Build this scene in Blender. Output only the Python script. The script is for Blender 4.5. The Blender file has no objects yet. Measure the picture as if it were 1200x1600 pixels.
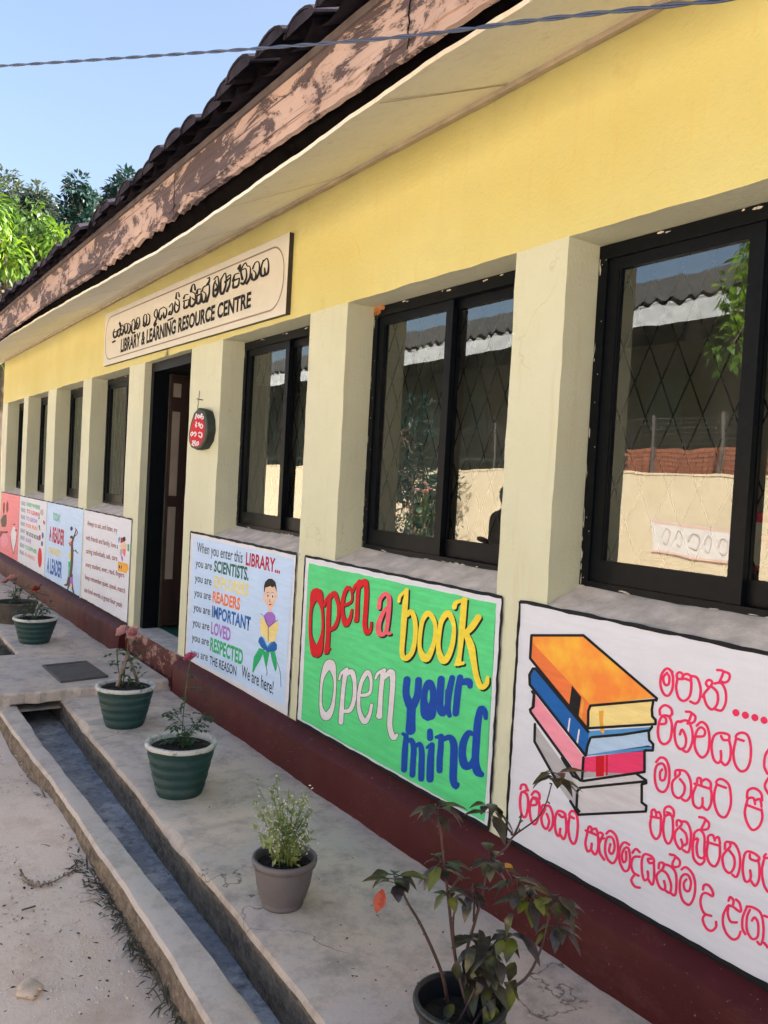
import bpy, bmesh, math, random
from mathutils import Vector, Matrix
random.seed(7)
R = math.radians
SC = bpy.context.scene
COL = SC.collection

# ------------------------------------------------------------------ camera, sky, sun, exposure
YAW, PITCH, ROLL, FPX, CAMY, CAMZ = 0.983311510, -0.0308802705, 0.0552740124, 1305.45092, 2.30333986, 1.75
CF = Vector((-math.sin(YAW)*math.cos(PITCH), math.cos(YAW)*math.cos(PITCH), math.sin(PITCH)))
_r = Vector((math.cos(YAW), math.sin(YAW), 0)); _u = _r.cross(CF)
CR = _r*math.cos(ROLL) + _u*math.sin(ROLL)
CU = -_r*math.sin(ROLL) + _u*math.cos(ROLL)
CP = Vector((0, -CAMY, CAMZ))
cam_d = bpy.data.cameras.new('camera'); cam = bpy.data.objects.new('camera', cam_d); COL.objects.link(cam)
cam_d.sensor_fit = 'VERTICAL'; cam_d.sensor_height = 32.0; cam_d.sensor_width = 24.0
cam_d.lens = FPX/1600*32.0; cam_d.clip_start = 0.05; cam_d.clip_end = 2000
cam.matrix_world = Matrix(((CR.x, CU.x, -CF.x, CP.x), (CR.y, CU.y, -CF.y, CP.y), (CR.z, CU.z, -CF.z, CP.z), (0, 0, 0, 1)))
SC.camera = cam

SUN_EL, SUN_ROT = R(31), R(40)
wd = bpy.data.worlds.new('World'); SC.world = wd; wd.use_nodes = True
wn = wd.node_tree; sky = wn.nodes.new('ShaderNodeTexSky'); sky.sky_type = 'NISHITA'; sky.sun_disc = False
sky.sun_elevation = SUN_EL; sky.sun_rotation = SUN_ROT; sky.dust_density = 6.5; sky.air_density = 1.0; sky.ozone_density = 1.0
bg = wn.nodes['Background']; bg.inputs[1].default_value = 0.10
wn.links.new(sky.outputs[0], bg.inputs[0])
sl = bpy.data.lights.new('sun', 'SUN'); sl.energy = 5.0; sl.angle = R(0.5); sl.color = (1.0, 0.965, 0.91)
so = bpy.data.objects.new('sun', sl); COL.objects.link(so)
sd = Vector((math.sin(SUN_ROT)*math.cos(SUN_EL), math.cos(SUN_ROT)*math.cos(SUN_EL), math.sin(SUN_EL)))
so.rotation_euler = sd.to_track_quat('Z', 'Y').to_euler(); so.location = (0, 0, 30)
SC.view_settings.view_transform = 'Standard'; SC.view_settings.look = 'None'
SC.view_settings.exposure = 2.10; SC.view_settings.gamma = 1.0
SC.cycles.max_bounces = 10; SC.cycles.diffuse_bounces = 5; SC.cycles.transparent_max_bounces = 12
SC.cycles.caustics_reflective = False; SC.cycles.caustics_refractive = False

def ray(px, py): return CF + CR*((px-600)/FPX) - CU*((py-800)/FPX)
def at(px, py, y=0.0):                       # point of the plane y seen at a photo pixel
    d = ray(px, py); return CP + d*((y-CP.y)/d.y)
def gz(px, py, z):                           # point of the level z seen at a photo pixel
    d = ray(px, py); return CP + d*((z-CP.z)/d.z)
def dep(px, py, d): return CP + ray(px, py)*d

# ------------------------------------------------------------------ helpers
def tag(o, label=None, cat=None, group=None, kind=None):
    if label: o['label'] = label
    if cat: o['category'] = cat
    if group: o['group'] = group
    if kind: o['kind'] = kind
    return o
def empty(name, loc=(0, 0, 0), label=None, cat=None, group=None, parent=None):
    o = bpy.data.objects.new(name, None); COL.objects.link(o); o.location = loc
    o.empty_display_size = 0.1
    if parent: o.parent = parent
    return tag(o, label, cat, group)
SHARP = ('apron', 'kerb', 'plinth', 'drain', 'doorstep', 'sill', 'fascia', 'soffit', 'wall', 'cornice_strip', 'eave_batten', 'eave_shade', 'roof', 'eave_board')
def obj(name, bm, mats, parent=None, smooth=False):
    me = bpy.data.meshes.new(name); bm.normal_update(); bm.to_mesh(me); bm.free()
    for m in (mats if isinstance(mats, (list, tuple)) else [mats]): me.materials.append(m)
    if smooth:
        for f in me.polygons: f.use_smooth = True
    if name in SHARP: me.set_sharp_from_angle(angle=R(38))
    o = bpy.data.objects.new(name, me); COL.objects.link(o)
    if parent:
        o.parent = parent
        o.matrix_parent_inverse = Matrix.Translation(-root_loc(parent))
    return o
def root_loc(o):
    # world position of an (unrotated) parent chain whose meshes are stored in world coordinates
    l = Vector((0, 0, 0)); q = o
    while q:
        l += q.location
        if q.parent: l += q.matrix_parent_inverse.translation
        q = q.parent
    return l
def B(): return bmesh.new()
def box(bm, x0, x1, y0, y1, z0, z1, mi=0):
    v = [bm.verts.new((x, y, z)) for x in (x0, x1) for y in (y0, y1) for z in (z0, z1)]
    for q in ((0, 1, 3, 2), (4, 6, 7, 5), (0, 4, 5, 1), (2, 3, 7, 6), (0, 2, 6, 4), (1, 5, 7, 3)):
        f = bm.faces.new([v[i] for i in q]); f.material_index = mi
    return v
def face(bm, pts, mi=0):
    f = bm.faces.new([bm.verts.new(p) for p in pts]); f.material_index = mi; return f
def tube(bm, pts, rad, n=6, mi=0, cap=True):
    pts = [Vector(p) for p in pts]
    if not isinstance(rad, (list, tuple)): rad = [rad]*len(pts)
    prev = None; ring0 = None; a = None
    for i, p in enumerate(pts):
        t = (pts[min(i+1, len(pts)-1)] - pts[max(i-1, 0)])
        if t.length < 1e-9: t = Vector((0, 0, 1))
        t.normalize()
        if a is None: a = t.orthogonal().normalized()
        else:
            a = a - t*a.dot(t)
            a = a.normalized() if a.length > 1e-6 else t.orthogonal().normalized()
        b = t.cross(a)
        ring = [bm.verts.new(p + (a*math.cos(2*math.pi*k/n) + b*math.sin(2*math.pi*k/n))*rad[i]) for k in range(n)]
        if prev:
            for k in range(n):
                f = bm.faces.new((prev[k], prev[(k+1) % n], ring[(k+1) % n], ring[k])); f.material_index = mi; f.smooth = True
        elif cap: bm.faces.new(ring[::-1]).material_index = mi
        prev = ring
    if cap: bm.faces.new(prev).material_index = mi
def lathe(bm, c, prof, n=40, mi=0, wob=0.0, seed=0, cap_bottom=True):
    rnd = random.Random(seed); ph = [rnd.uniform(0, 6.28) for _ in range(6)]
    rings = []
    for (r, z) in prof:
        ring = []
        for k in range(n):
            a = 2*math.pi*k/n
            w = 1 + wob*(math.sin(3*a+ph[0]+z*9)*.5 + math.sin(7*a+ph[1]+z*23)*.3 + math.sin(11*a+ph[2])*.2)
            ring.append(bm.verts.new((c[0]+r*w*math.cos(a), c[1]+r*w*math.sin(a), c[2]+z)))
        rings.append(ring)
    for a, b in zip(rings, rings[1:]):
        for k in range(n):
            f = bm.faces.new((a[k], a[(k+1) % n], b[(k+1) % n], b[k])); f.material_index = mi; f.smooth = True
    if cap_bottom: bm.faces.new(rings[0][::-1]).material_index = mi
    return rings
def disc(bm, c, r, n=32, mi=0, bump=0.0, seed=0):
    rnd = random.Random(seed); cen = bm.verts.new((c[0], c[1], c[2]+bump)); rings = []
    for j in (1, 2, 3, 4):
        rings.append([bm.verts.new((c[0]+r*j/4*math.cos(6.2832*k/n), c[1]+r*j/4*math.sin(6.2832*k/n), c[2]+(rnd.uniform(-1, 1)*bump*.8+bump*(1-j/4) if j < 4 else 0))) for k in range(n)])
    for k in range(n): bm.faces.new((cen, rings[0][k], rings[0][(k+1) % n])).material_index = mi
    for a, b in zip(rings, rings[1:]):
        for k in range(n): bm.faces.new((a[k], b[k], b[(k+1) % n], a[(k+1) % n])).material_index = mi

# ------------------------------------------------------------------ materials
class NT:
    def __init__(s, name):
        s.m = bpy.data.materials.new(name); s.m.use_nodes = True; s.t = s.m.node_tree
        s.b = s.t.nodes['Principled BSDF']; s.tc = s.t.nodes.new('ShaderNodeTexCoord')
    def n(s, typ, **kw):
        q = s.t.nodes.new(typ)
        for k, v in kw.items(): setattr(q, k, v)
        return q
    def l(s, a, b): s.t.links.new(a, b)
    def vec(s, scale=(1, 1, 1), coord='Object'):
        mp = s.n('ShaderNodeMapping'); mp.inputs['Scale'].default_value = scale; s.l(s.tc.outputs[coord], mp.inputs[0]); return mp.outputs[0]
    def noise(s, scale, detail=4, rough=.6, vscale=(1, 1, 1), dist=0.0):
        q = s.n('ShaderNodeTexNoise'); q.inputs['Scale'].default_value = scale; q.inputs['Detail'].default_value = detail
        q.inputs['Roughness'].default_value = rough; q.inputs['Distortion'].default_value = dist
        s.l(s.vec(vscale), q.inputs['Vector']); return q.outputs[0]
    def ramp(s, v, p0, p1, c0=(0, 0, 0, 1), c1=(1, 1, 1, 1)):
        q = s.n('ShaderNodeValToRGB'); q.color_ramp.elements[0].position = p0; q.color_ramp.elements[1].position = p1
        q.color_ramp.elements[0].color = c0; q.color_ramp.elements[1].color = c1; s.l(v, q.inputs[0]); return q.outputs[0]
    def mix(s, f, a, b, mode='MIX'):
        q = s.n('ShaderNodeMix', data_type='RGBA', blend_type=mode)
        for i, v in ((0, f), (6, a), (7, b)):
            if hasattr(v, 'links') or hasattr(v, 'is_linked'): s.l(v, q.inputs[i])
            elif i == 0: q.inputs[0].default_value = v
            else: q.inputs[i].default_value = (*v[:3], 1)
        return q.outputs[2]
    def bump(s, h, strength=.3, dist=.01):
        q = s.n('ShaderNodeBump'); q.inputs['Strength'].default_value = strength; q.inputs['Distance'].default_value = dist
        s.l(h, q.inputs['Height']); s.l(q.outputs[0], s.b.inputs['Normal'])
    def rough(s, v): s.b.inputs['Roughness'].default_value = v
    def col(s, c):
        if hasattr(c, 'links') or hasattr(c, 'is_linked'): s.l(c, s.b.inputs['Base Color'])
        else: s.b.inputs['Base Color'].default_value = (*c[:3], 1)
def srgb(r, g, b):
    f = lambda c: (c/255/12.92 if c/255 <= .04045 else ((c/255+.055)/1.055)**2.4)
    return (f(r), f(g), f(b))
def var(c, k): return tuple(max(0, min(1, x*k)) for x in c)
def simple(name, c, rough=.6, amt=.18, scale=14, bump=.15, spec=None, fine=90, vscale=(1, 1, 1)):
    t = NT(name); nz = t.noise(scale, 5, .6, vscale)
    t.col(t.mix(t.ramp(nz, .3, .7), var(c, 1-amt), var(c, 1+amt*.7)))
    t.rough(rough)
    if bump: t.bump(t.noise(fine, 4, .65, vscale), bump, .004)
    if spec is not None: t.b.inputs['Specular IOR Level'].default_value = spec
    return t.m

def plaster(name, c1, c2, stain):
    t = NT(name)
    big = t.noise(1.1, 5, .6); mid = t.noise(5, 6, .65)
    c = t.mix(t.ramp(big, .35, .65), c1, c2)
    c = t.mix(t.ramp(mid, .45, .8), c, var(c2, .93))
    streak = t.noise(3.5, 6, .7, (5, 5, .5))
    s = t.n('ShaderNodeMath', operation='MULTIPLY'); s.inputs[1].default_value = .42; t.l(t.ramp(streak, .54, .76), s.inputs[0])
    c = t.mix(s.outputs[0], c, stain)
    vo = t.n('ShaderNodeTexVoronoi'); vo.inputs['Scale'].default_value = 9; t.l(t.vec(), vo.inputs['Vector'])
    sp = t.ramp(vo.outputs['Distance'], .015, .03, (1, 1, 1, 1), (0, 0, 0, 1))
    gate = t.ramp(t.noise(4, 2), .52, .6)
    g2 = t.n('ShaderNodeMath', operation='MULTIPLY'); t.l(sp, g2.inputs[0]); t.l(gate, g2.inputs[1])
    c = t.mix(g2.outputs[0], c, var(stain, .45))
    vo2 = t.n('ShaderNodeTexVoronoi', feature='DISTANCE_TO_EDGE'); vo2.inputs['Scale'].default_value = 1.4
    nn = t.n('ShaderNodeTexNoise'); nn.inputs['Scale'].default_value = 4; nn.inputs['Detail'].default_value = 6; t.l(t.vec(), nn.inputs['Vector'])
    sc_ = t.n('ShaderNodeVectorMath', operation='SCALE'); sc_.inputs['Scale'].default_value = .35; t.l(nn.outputs['Color'], sc_.inputs[0])
    av = t.n('ShaderNodeVectorMath', operation='ADD'); t.l(t.vec(), av.inputs[0]); t.l(sc_.outputs[0], av.inputs[1]); t.l(av.outputs[0], vo2.inputs['Vector'])
    ck = t.ramp(vo2.outputs['Distance'], .0012, .004, (1, 1, 1, 1), (0, 0, 0, 1)); g3 = t.n('ShaderNodeMath', operation='MULTIPLY'); t.l(ck, g3.inputs[0]); t.l(t.ramp(t.noise(1.7, 2), .53, .60, (0, 0, 0, 1), (.45, .45, .45, 1)), g3.inputs[1])
    c = t.mix(g3.outputs[0], c, var(stain, .7))
    pt = t.ramp(t.noise(2.3, 7, .72), .60, .66, (0, 0, 0, 1), (.35, .35, .35, 1)); c = t.mix(pt, c, var(c1, .86))
    t.col(c); t.rough(.75)
    ad = t.n('ShaderNodeMath', operation='ADD'); h1 = t.noise(60, 6, .7); h2 = t.noise(3.5, 4)
    m2 = t.n('ShaderNodeMath', operation='MULTIPLY'); m2.inputs[1].default_value = 2.2; t.l(h2, m2.inputs[0])
    t.l(h1, ad.inputs[0]); t.l(m2.outputs[0], ad.inputs[1]); t.bump(ad.outputs[0], .45, .008)
    return t.m
M = {}
M['yellow'] = plaster('yellow wall paint', (.60, .545, .195), (.64, .60, .25), (.62, .45, .15))
M['cream'] = plaster('pale cream wall paint', (.575, .595, .42), (.625, .65, .49), (.52, .45, .27))
M['chip'] = simple('pale paint splash', (.52, .50, .42), .8, .15, 20, .2)
M['broken'] = simple('broken orange plaster', (.42, .16, .05), .95, .5, 30, .8)
M['inner'] = simple('inner wall paint', (.30, .30, .26), .8, .15, 4)
M['sill'] = simple('cement sill', (.60, .55, .51), .85, .3, 10, .5, .2)
def concrete(name, c, dark, warm, crack=True, sc=1.0):
    t = NT(name)
    a = t.noise(1.6*sc, 7, .65); b = t.noise(7*sc, 8, .72); f = t.noise(90, 4, .7)
    k = t.mix(t.ramp(a, .42, .58), c, warm)
    k = t.mix(t.ramp(b, .46, .66), k, dark)
    k = t.mix(t.ramp(f, .55, .75), k, var(c, .75), 'MIX')
    if crack:
        vo = t.n('ShaderNodeTexVoronoi', feature='DISTANCE_TO_EDGE'); vo.inputs['Scale'].default_value = 1.15
        wv = t.n('ShaderNodeVectorMath', operation='ADD'); nn = t.n('ShaderNodeTexNoise'); nn.inputs['Scale'].default_value = 5; nn.inputs['Detail'].default_value = 6
        t.l(t.vec(), nn.inputs['Vector']); sc_ = t.n('ShaderNodeVectorMath', operation='SCALE'); sc_.inputs['Scale'].default_value = .3
        t.l(nn.outputs['Color'], sc_.inputs[0]); t.l(t.vec(), wv.inputs[0]); t.l(sc_.outputs[0], wv.inputs[1]); t.l(wv.outputs[0], vo.inputs['Vector'])
        cr = t.ramp(vo.outputs['Distance'], .001, .0045, (1, 1, 1, 1), (0, 0, 0, 1))
        g = t.n('ShaderNodeMath', operation='MULTIPLY'); t.l(cr, g.inputs[0]); t.l(t.ramp(t.noise(1.3, 2), .5, .58), g.inputs[1])
        k = t.mix(g.outputs[0], k, (.12, .10, .085))
    vs = t.n('ShaderNodeTexVoronoi'); vs.inputs['Scale'].default_value = 26; t.l(t.vec(), vs.inputs['Vector'])
    sp = t.ramp(vs.outputs['Distance'], .06, .09, (1, 1, 1, 1), (0, 0, 0, 1))
    g = t.n('ShaderNodeMath', operation='MULTIPLY'); t.l(sp, g.inputs[0]); t.l(t.ramp(t.noise(11, 2), .6, .64), g.inputs[1])
    k = t.mix(g.outputs[0], k, (.07, .055, .045))
    t.col(k); t.rough(.85); t.bump(t.noise(38, 8, .75), .4, .006); return t.m
M['apron'] = concrete('worn cement apron', (.52, .465, .43), (.34, .295, .265), (.58, .49, .41))
M['slab'] = concrete('cement slab', (.54, .48, .44), (.36, .31, .28), (.60, .50, .42), False)
M['kerb'] = concrete('kerb cement', (.56, .51, .475), (.40, .35, .31), (.60, .52, .45), False)
M['drain'] = concrete('wet drain cement', (.23, .245, .275), (.11, .12, .145), (.42, .425, .435), False, 2.2)
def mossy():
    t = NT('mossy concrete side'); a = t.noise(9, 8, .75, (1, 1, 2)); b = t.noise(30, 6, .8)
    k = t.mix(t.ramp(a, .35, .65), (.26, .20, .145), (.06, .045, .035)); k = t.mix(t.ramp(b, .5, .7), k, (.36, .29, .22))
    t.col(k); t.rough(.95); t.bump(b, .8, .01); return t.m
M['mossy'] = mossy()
def earth():
    t = NT('dry bare earth'); a = t.noise(.9, 8, .65); b = t.noise(6, 8, .7); f = t.noise(60, 5, .75)
    k = t.mix(t.ramp(a, .3, .7), (.70, .56, .455), (.78, .655, .555)); k = t.mix(t.ramp(b, .5, .8), k, (.54, .40, .31)); k = t.mix(t.ramp(f, .6, .8), k, (.36, .27, .21))
    t.col(k); t.rough(.95)
    ad = t.n('ShaderNodeMath', operation='ADD'); t.l(b, ad.inputs[0]); t.l(f, ad.inputs[1]); t.bump(ad.outputs[0], .5, .012); return t.m
M['earth'] = earth()
def plinthm(name, worn):
    t = NT(name); a = t.noise(3, 7, .65); k = t.mix(t.ramp(a, .3, .7), (.052, .006, .009), (.072, .010, .012))
    w = t.noise(5, 8, .75, (1, 1, 2)); k = t.mix(t.ramp(w, worn, worn+.05), k, (.27, .165, .14) if worn < .6 else (.20, .05, .04))
    s = t.noise(60, 3, .6); k = t.mix(t.ramp(s, .68, .73), k, (.24, .12, .10)); du = t.noise(4.5, 9, .78, (.7, 1, 1.6)); k = t.mix(t.ramp(du, .56, .74, (0, 0, 0, 1), (.22, .22, .22, 1)), k, (.20, .10, .085))
    t.b.inputs['Specular IOR Level'].default_value = .2; t.col(k); t.rough(.6); t.bump(t.noise(16, 7, .7), .35, .008); return t.m
M['plinth'] = plinthm('dark red plinth paint', .66); M['plinth_worn'] = plinthm('worn red step paint', .53)
M['frame'] = None
def framem():
    t = NT('black frame paint'); a = t.noise(30, 8, .8); k = t.mix(t.ramp(a, .30, .7), (.002, .003, .005), (.005, .007, .009))
    s = t.noise(26, 6, .8, (1, 1, .6)); k = t.mix(t.ramp(s, .705, .72), k, (.50, .50, .46))
    t.b.inputs['Specular IOR Level'].default_value = .12; t.col(k); t.rough(.45); t.bump(t.noise(70, 4), .2, .003); return t.m
M['frame'] = framem()
def glass():
    t = NT('window glass'); o = t.t.nodes['Material Output']
    tr = t.n('ShaderNodeBsdfTransparent'); tr.inputs[0].default_value = (.62, .66, .64, 1)
    gl = t.n('ShaderNodeBsdfGlossy'); gl.inputs['Color'].default_value = (.80, .84, .83, 1); gl.inputs['Roughness'].default_value = .0
    fr = t.n('ShaderNodeFresnel'); fr.inputs['IOR'].default_value = 1.9
    ad = t.n('ShaderNodeMath', operation='MULTIPLY_ADD'); ad.inputs[1].default_value = 1.0; ad.inputs[2].default_value = .08; t.l(fr.outputs[0], ad.inputs[0])
    mx = t.n('ShaderNodeMixShader'); t.l(ad.outputs[0], mx.inputs[0]); t.l(tr.outputs[0], mx.inputs[1]); t.l(gl.outputs[0], mx.inputs[2])
    bp = t.n('ShaderNodeBump'); bp.inputs['Strength'].default_value = .045; bp.inputs['Distance'].default_value = .02; t.l(t.noise(2.5, 2), bp.inputs['Height']); t.l(bp.outputs[0], gl.inputs['Normal'])
    df = t.n('ShaderNodeBsdfDiffuse'); df.inputs[0].default_value = (.4, .39, .35, 1)
    m2 = t.n('ShaderNodeMixShader'); dm = t.n('ShaderNodeMath', operation='MULTIPLY'); dm.inputs[1].default_value = .07; t.l(t.ramp(t.noise(6, 6, .7, (1, 1, .35)), .4, .8), dm.inputs[0])
    t.l(dm.outputs[0], m2.inputs[0]); t.l(mx.outputs[0], m2.inputs[1]); t.l(df.outputs[0], m2.inputs[2]); t.l(m2.outputs[0], o.inputs[0]); return t.m
M['glass'] = glass()
M['grille'] = simple('dark steel grille', (.008, .008, .008), .6, .2, 20, 0, .1)
def fasciam():
    t = NT('peeling painted fascia timber')
    wood = t.mix(t.ramp(t.noise(5, 8, .7, (.5, 3, 9)), .3, .7), (.055, .036, .04), (.12, .08, .075))
    paint = t.mix(t.ramp(t.noise(2.5, 5), .3, .7), (.43, .30, .245), (.53, .385, .315))
    p = t.noise(3.4, 12, .76, (.62, 1, 1.9), .5)
    k = t.mix(t.ramp(p, .485, .505), paint, wood)
    ln = t.noise(3, 3, .5, (.25, 1, 26)); k = t.mix(t.ramp(ln, .66, .70), k, (.09, .055, .045))
    t.col(k); t.rough(.8)
    ad = t.n('ShaderNodeMath', operation='ADD'); t.l(t.ramp(p, .47, .51, (1, 1, 1, 1), (0, 0, 0, 1)), ad.inputs[0]); t.l(t.noise(9, 6, .7, (.5, 3, 9)), ad.inputs[1]); t.bump(ad.outputs[0], .6, .006); return t.m
M['fascia'] = fasciam()
M['eave_dark'] = simple('dark timber and painted gap shade', (.006, .005, .005), .95, .5, 9, .6, .02)  # taken down to near black so the eave gap reads as shade
M['batten'] = simple('grey weathered batten', (.10, .08, .08), .85, .4, 9, .5)
M['soffit'] = plaster('cream soffit board', (.79, .77, .67), (.83, .81, .72), (.50, .39, .25))
M['tile'] = simple('old dark clay tile', (.030, .025, .034), .9, .7, 7, .8, .15, fine=40)
M['wood_line'] = simple('soffit cover strip', (.52, .43, .31), .8, .25, 8, .4)
M['leafM'] = None
def leafm(name, c1, c2, c3=None, scale=30, trans=.35, rough=.45, thr=(.45, .55)):
    t = NT(name); a = t.noise(scale, 3); k = t.mix(t.ramp(a, thr[0], thr[1]), c1, c2)
    if c3: k = t.mix(t.ramp(t.noise(scale*.22, 2), .5, .62), k, c3)
    t.col(k); t.rough(rough)
    o = t.t.nodes['Material Output']; tl = t.n('ShaderNodeBsdfTranslucent'); t.l(k, tl.inputs[0]); mx = t.n('ShaderNodeMixShader'); mx.inputs[0].default_value = trans
    t.l(t.b.outputs[0], mx.inputs[1]); t.l(tl.outputs[0], mx.inputs[2]); t.l(mx.outputs[0], o.inputs[0]); return t.m
M['mango'] = leafm('young mango leaf', (.09, .19, .015), (.17, .29, .02), (.05, .11, .02), 2.2, .45)
M['treedark'] = leafm('dark haze tinted tree leaf', (.012, .042, .036), (.020, .058, .045), (.008, .026, .026), 1.2, .25)  # distance haze put into the leaf colour as a blue tint
M['treemid'] = leafm('olive tree leaf', (.05, .075, .045), (.085, .11, .065), (.03, .05, .035), 1.2, .3)
M['rose_leaf'] = leafm('rose leaf', (.022, .065, .028), (.035, .09, .035), None, 40, .2)
M['coleus'] = leafm('purple green leaf', (.040, .033, .030), (.07, .075, .03), (.17, .19, .03), 34, .25, .28, (.4, .6))
M['coleus_dark'] = leafm('dark purple leaf', (.032, .026, .028), (.055, .05, .032), None, 34, .15, .28)
M['red_leaf'] = leafm('withered red leaf', (.40, .06, .04), (.5, .12, .07), None, 40, .3)
M['orange_leaf'] = leafm('yellowing leaf', (.55, .28, .04), (.6, .35, .08), None, 40, .3)
M['weed_leaf'] = leafm('pale green weed leaf', (.28, .35, .09), (.40, .45, .16), (.18, .26, .07), 20, .35)
M['white_petal'] = simple('small white petal', (.72, .74, .66), .6, .1, 10, 0)
M['pink_petal'] = leafm('soft pink petal', (.68, .36, .36), (.75, .46, .43), None, 40, .3, .6)
M['hot_petal'] = leafm('deep pink petal', (.60, .13, .25), (.68, .20, .32), None, 40, .3, .6)
M['red_petal'] = leafm('red petal', (.50, .02, .02), (.6, .05, .04), None, 40, .25, .6)
M['bark'] = simple('bark', (.10, .075, .055), .9, .35, 6, .7, fine=25)
M['stem_green'] = simple('green stem', (.06, .10, .035), .6, .3, 25, 0)
M['stem_purple'] = simple('purple brown stem', (.075, .04, .035), .6, .3, 25, 0)
M['stake'] = simple('cut stick', (.25, .19, .14), .85, .35, 20, .4)
def potm(name, c, c2):
    t = NT(name); k = t.mix(t.ramp(t.noise(7, 7, .7), .35, .7), c, c2); s = t.noise(14, 8, .8); k = t.mix(t.ramp(s, .60, .70, (0, 0, 0, 1), (.6, .6, .6, 1)), k, (.12, .13, .11)); d_ = t.noise(5, 7, .75, (1, 1, 2)); k = t.mix(t.ramp(d_, .5, .75, (0, 0, 0, 1), (.45, .45, .45, 1)), k, (.075, .085, .07))
    t.col(k); t.rough(.6); t.bump(t.noise(30, 6, .7), .4, .006); return t.m
M['pot_green'] = potm('green painted cement', (.008, .042, .040), (.012, .055, .050))
def rimm():
    t = NT('chipped white rim paint'); s = t.noise(24, 8, .8); k = t.mix(t.ramp(s, .52, .60), (.60, .60, .57), (.22, .21, .18)); t.col(k); t.rough(.7); t.bump(s, .5, .008); return t.m
M['rim'] = rimm()
M['pot_conc'] = simple('blackened cement pot', (.085, .075, .062), .9, .5, 9, .6)
M['pot_grey'] = simple('dusty grey plastic', (.145, .128, .128), .55, .22, 6, .15)
M['pot_black'] = simple('black plastic', (.016, .017, .02), .35, .3, 8, .1)
M['soil'] = simple('dark soil', (.022, .016, .012), .98, .5, 30, 1.0, fine=60)
PAINT_white = ('white mural paint', (.66, .70, .785))
PAINT_blue = ('light blue mural paint', (.51, .69, .95))
PAINT_green = ('bright green mural paint', (.10, .66, .25))
PAINT_pink = ('pink mural paint', (.80, .24, .27))
def brushed(name, c, amt=.08, rough=.6):
    t = NT(name); a = t.noise(7, 6, .7, (.6, 1, 5)); b = t.noise(2.2, 5, .6); f = t.noise(60, 4, .7)
    k = t.mix(t.ramp(a, .35, .65), var(c, 1-amt), var(c, 1+amt*.7)); k = t.mix(t.ramp(b, .5, .72), k, var(c, 1-amt*1.1)); k = t.mix(t.ramp(f, .62, .75), k, var(c, 1-amt*1.6))
    t.col(k); t.rough(rough); t.b.inputs['Specular IOR Level'].default_value = .15; t.bump(t.noise(40, 6, .7, (.6, 1, 2)), .3, .004); return t.m
def pm(name, c, amt=.10): return brushed(name, c, amt)
for k_ in (("paint_white", PAINT_white, .05), ("paint_blue", PAINT_blue, .07), ("paint_green", PAINT_green, .12), ("paint_pink", PAINT_pink, .12)): M[k_[0]] = brushed(*k_[1], k_[2])
for k, c in dict(black=(.012, .013, .016), red=(.60, .010, .020), crimson=(.42, .012, .045), coral=(.80, .13, .17), yellow=(.83, .68, .06), lilacwhite=(.72, .70, .76), royal=(.008, .065, .40),
                 magenta=(.80, .035, .13), dgreen=(.02, .13, .08), paleyellow=(.75, .68, .28), orange=(.80, .20, .06), blue=(.015, .13, .45), violet=(.36, .16, .60), green=(.02, .42, .16),
                 pageyellow=(.82, .68, .28), bookblue=(.012, .12, .42), midblue=(.08, .30, .62), paleblue=(.42, .60, .82), lightpink=(.82, .30, .40), hotpink=(.78, .05, .16), deepred=(.55, .008, .02),
                 grey=(.42, .43, .46), lightgrey=(.58, .58, .62), skin=(.75, .55, .42), maroon=(.22, .02, .035), teal=(.15, .50, .36), slate=(.16, .22, .34), rose=(.75, .25, .25), brown=(.08, .05, .04), ochre=(.75, .38, .05), cream=(.78, .66, .46)).items():
    M['p_'+k] = pm(k+' lettering paint', c)
def orangebook():
    t = NT('orange book cover paint'); a = t.noise(4.2, 4, .6); k = t.mix(t.ramp(a, .38, .62), (.82, .22, .02), (.84, .50, .02)); t.col(k); t.rough(.5); return t.m
M['p_bookorange'] = orangebook()
M['sign'] = simple('cream sign board', (.64, .63, .555), .5, .07, 2.5, .15)
M['sign_edge'] = simple('dark sign edge', (.03, .024, .02), .6, .3, 10, 0)
M['sign_line'] = pm('grey brown sign line', (.28, .22, .17))
M['door'] = simple('dark brown door', (.025, .011, .008), .5, .35, 5, .3, vscale=(4, 4, .5))
M['door_pale'] = simple('pale door panel', (.26, .22, .18), .6, .2, 5, .2)
M['floor_green'] = simple('green cement floor', (.02, .12, .095), .35, .35, 5, .2)
M['cable'] = simple('dark blue cable', (.05, .075, .14), .5, .15, 30, 0)
M['iron'] = simple('dark iron cover', (.085, .08, .078), .7, .3, 14, .4)
M['plaque_stone'] = simple('dark plaque edge', (.018, .026, .018), .6, .4, 20, .5)
M['grass_dry'] = leafm('dull grass', (.06, .065, .045), (.13, .12, .085), None, 30, .3, .7)
M['stone'] = simple('pale stone', (.62, .49, .39), .9, .3, 12, .6)
M['litter'] = simple('dry leaf litter', (.05, .035, .022), .9, .5, 30, 0)
M['oppwall'] = plaster('old cream yard wall', (.62, .52, .36), (.68, .58, .42), (.38, .28, .18))
M['asb'] = simple('grey corrugated sheet', (.05, .048, .046), .9, .35, 3, .4)
M['whitewash'] = simple('weathered white board', (.38, .40, .42), .8, .3, 5, .4)
M['brick'] = simple('red brick', (.30, .10, .055), .9, .3, 8, .5)
M['oppbld'] = simple('shaded green wall', (.03, .045, .04), .9, .2, 3, .3)
M['banner'] = simple('white banner', (.70, .66, .64), .6, .08, 5, 0)

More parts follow.
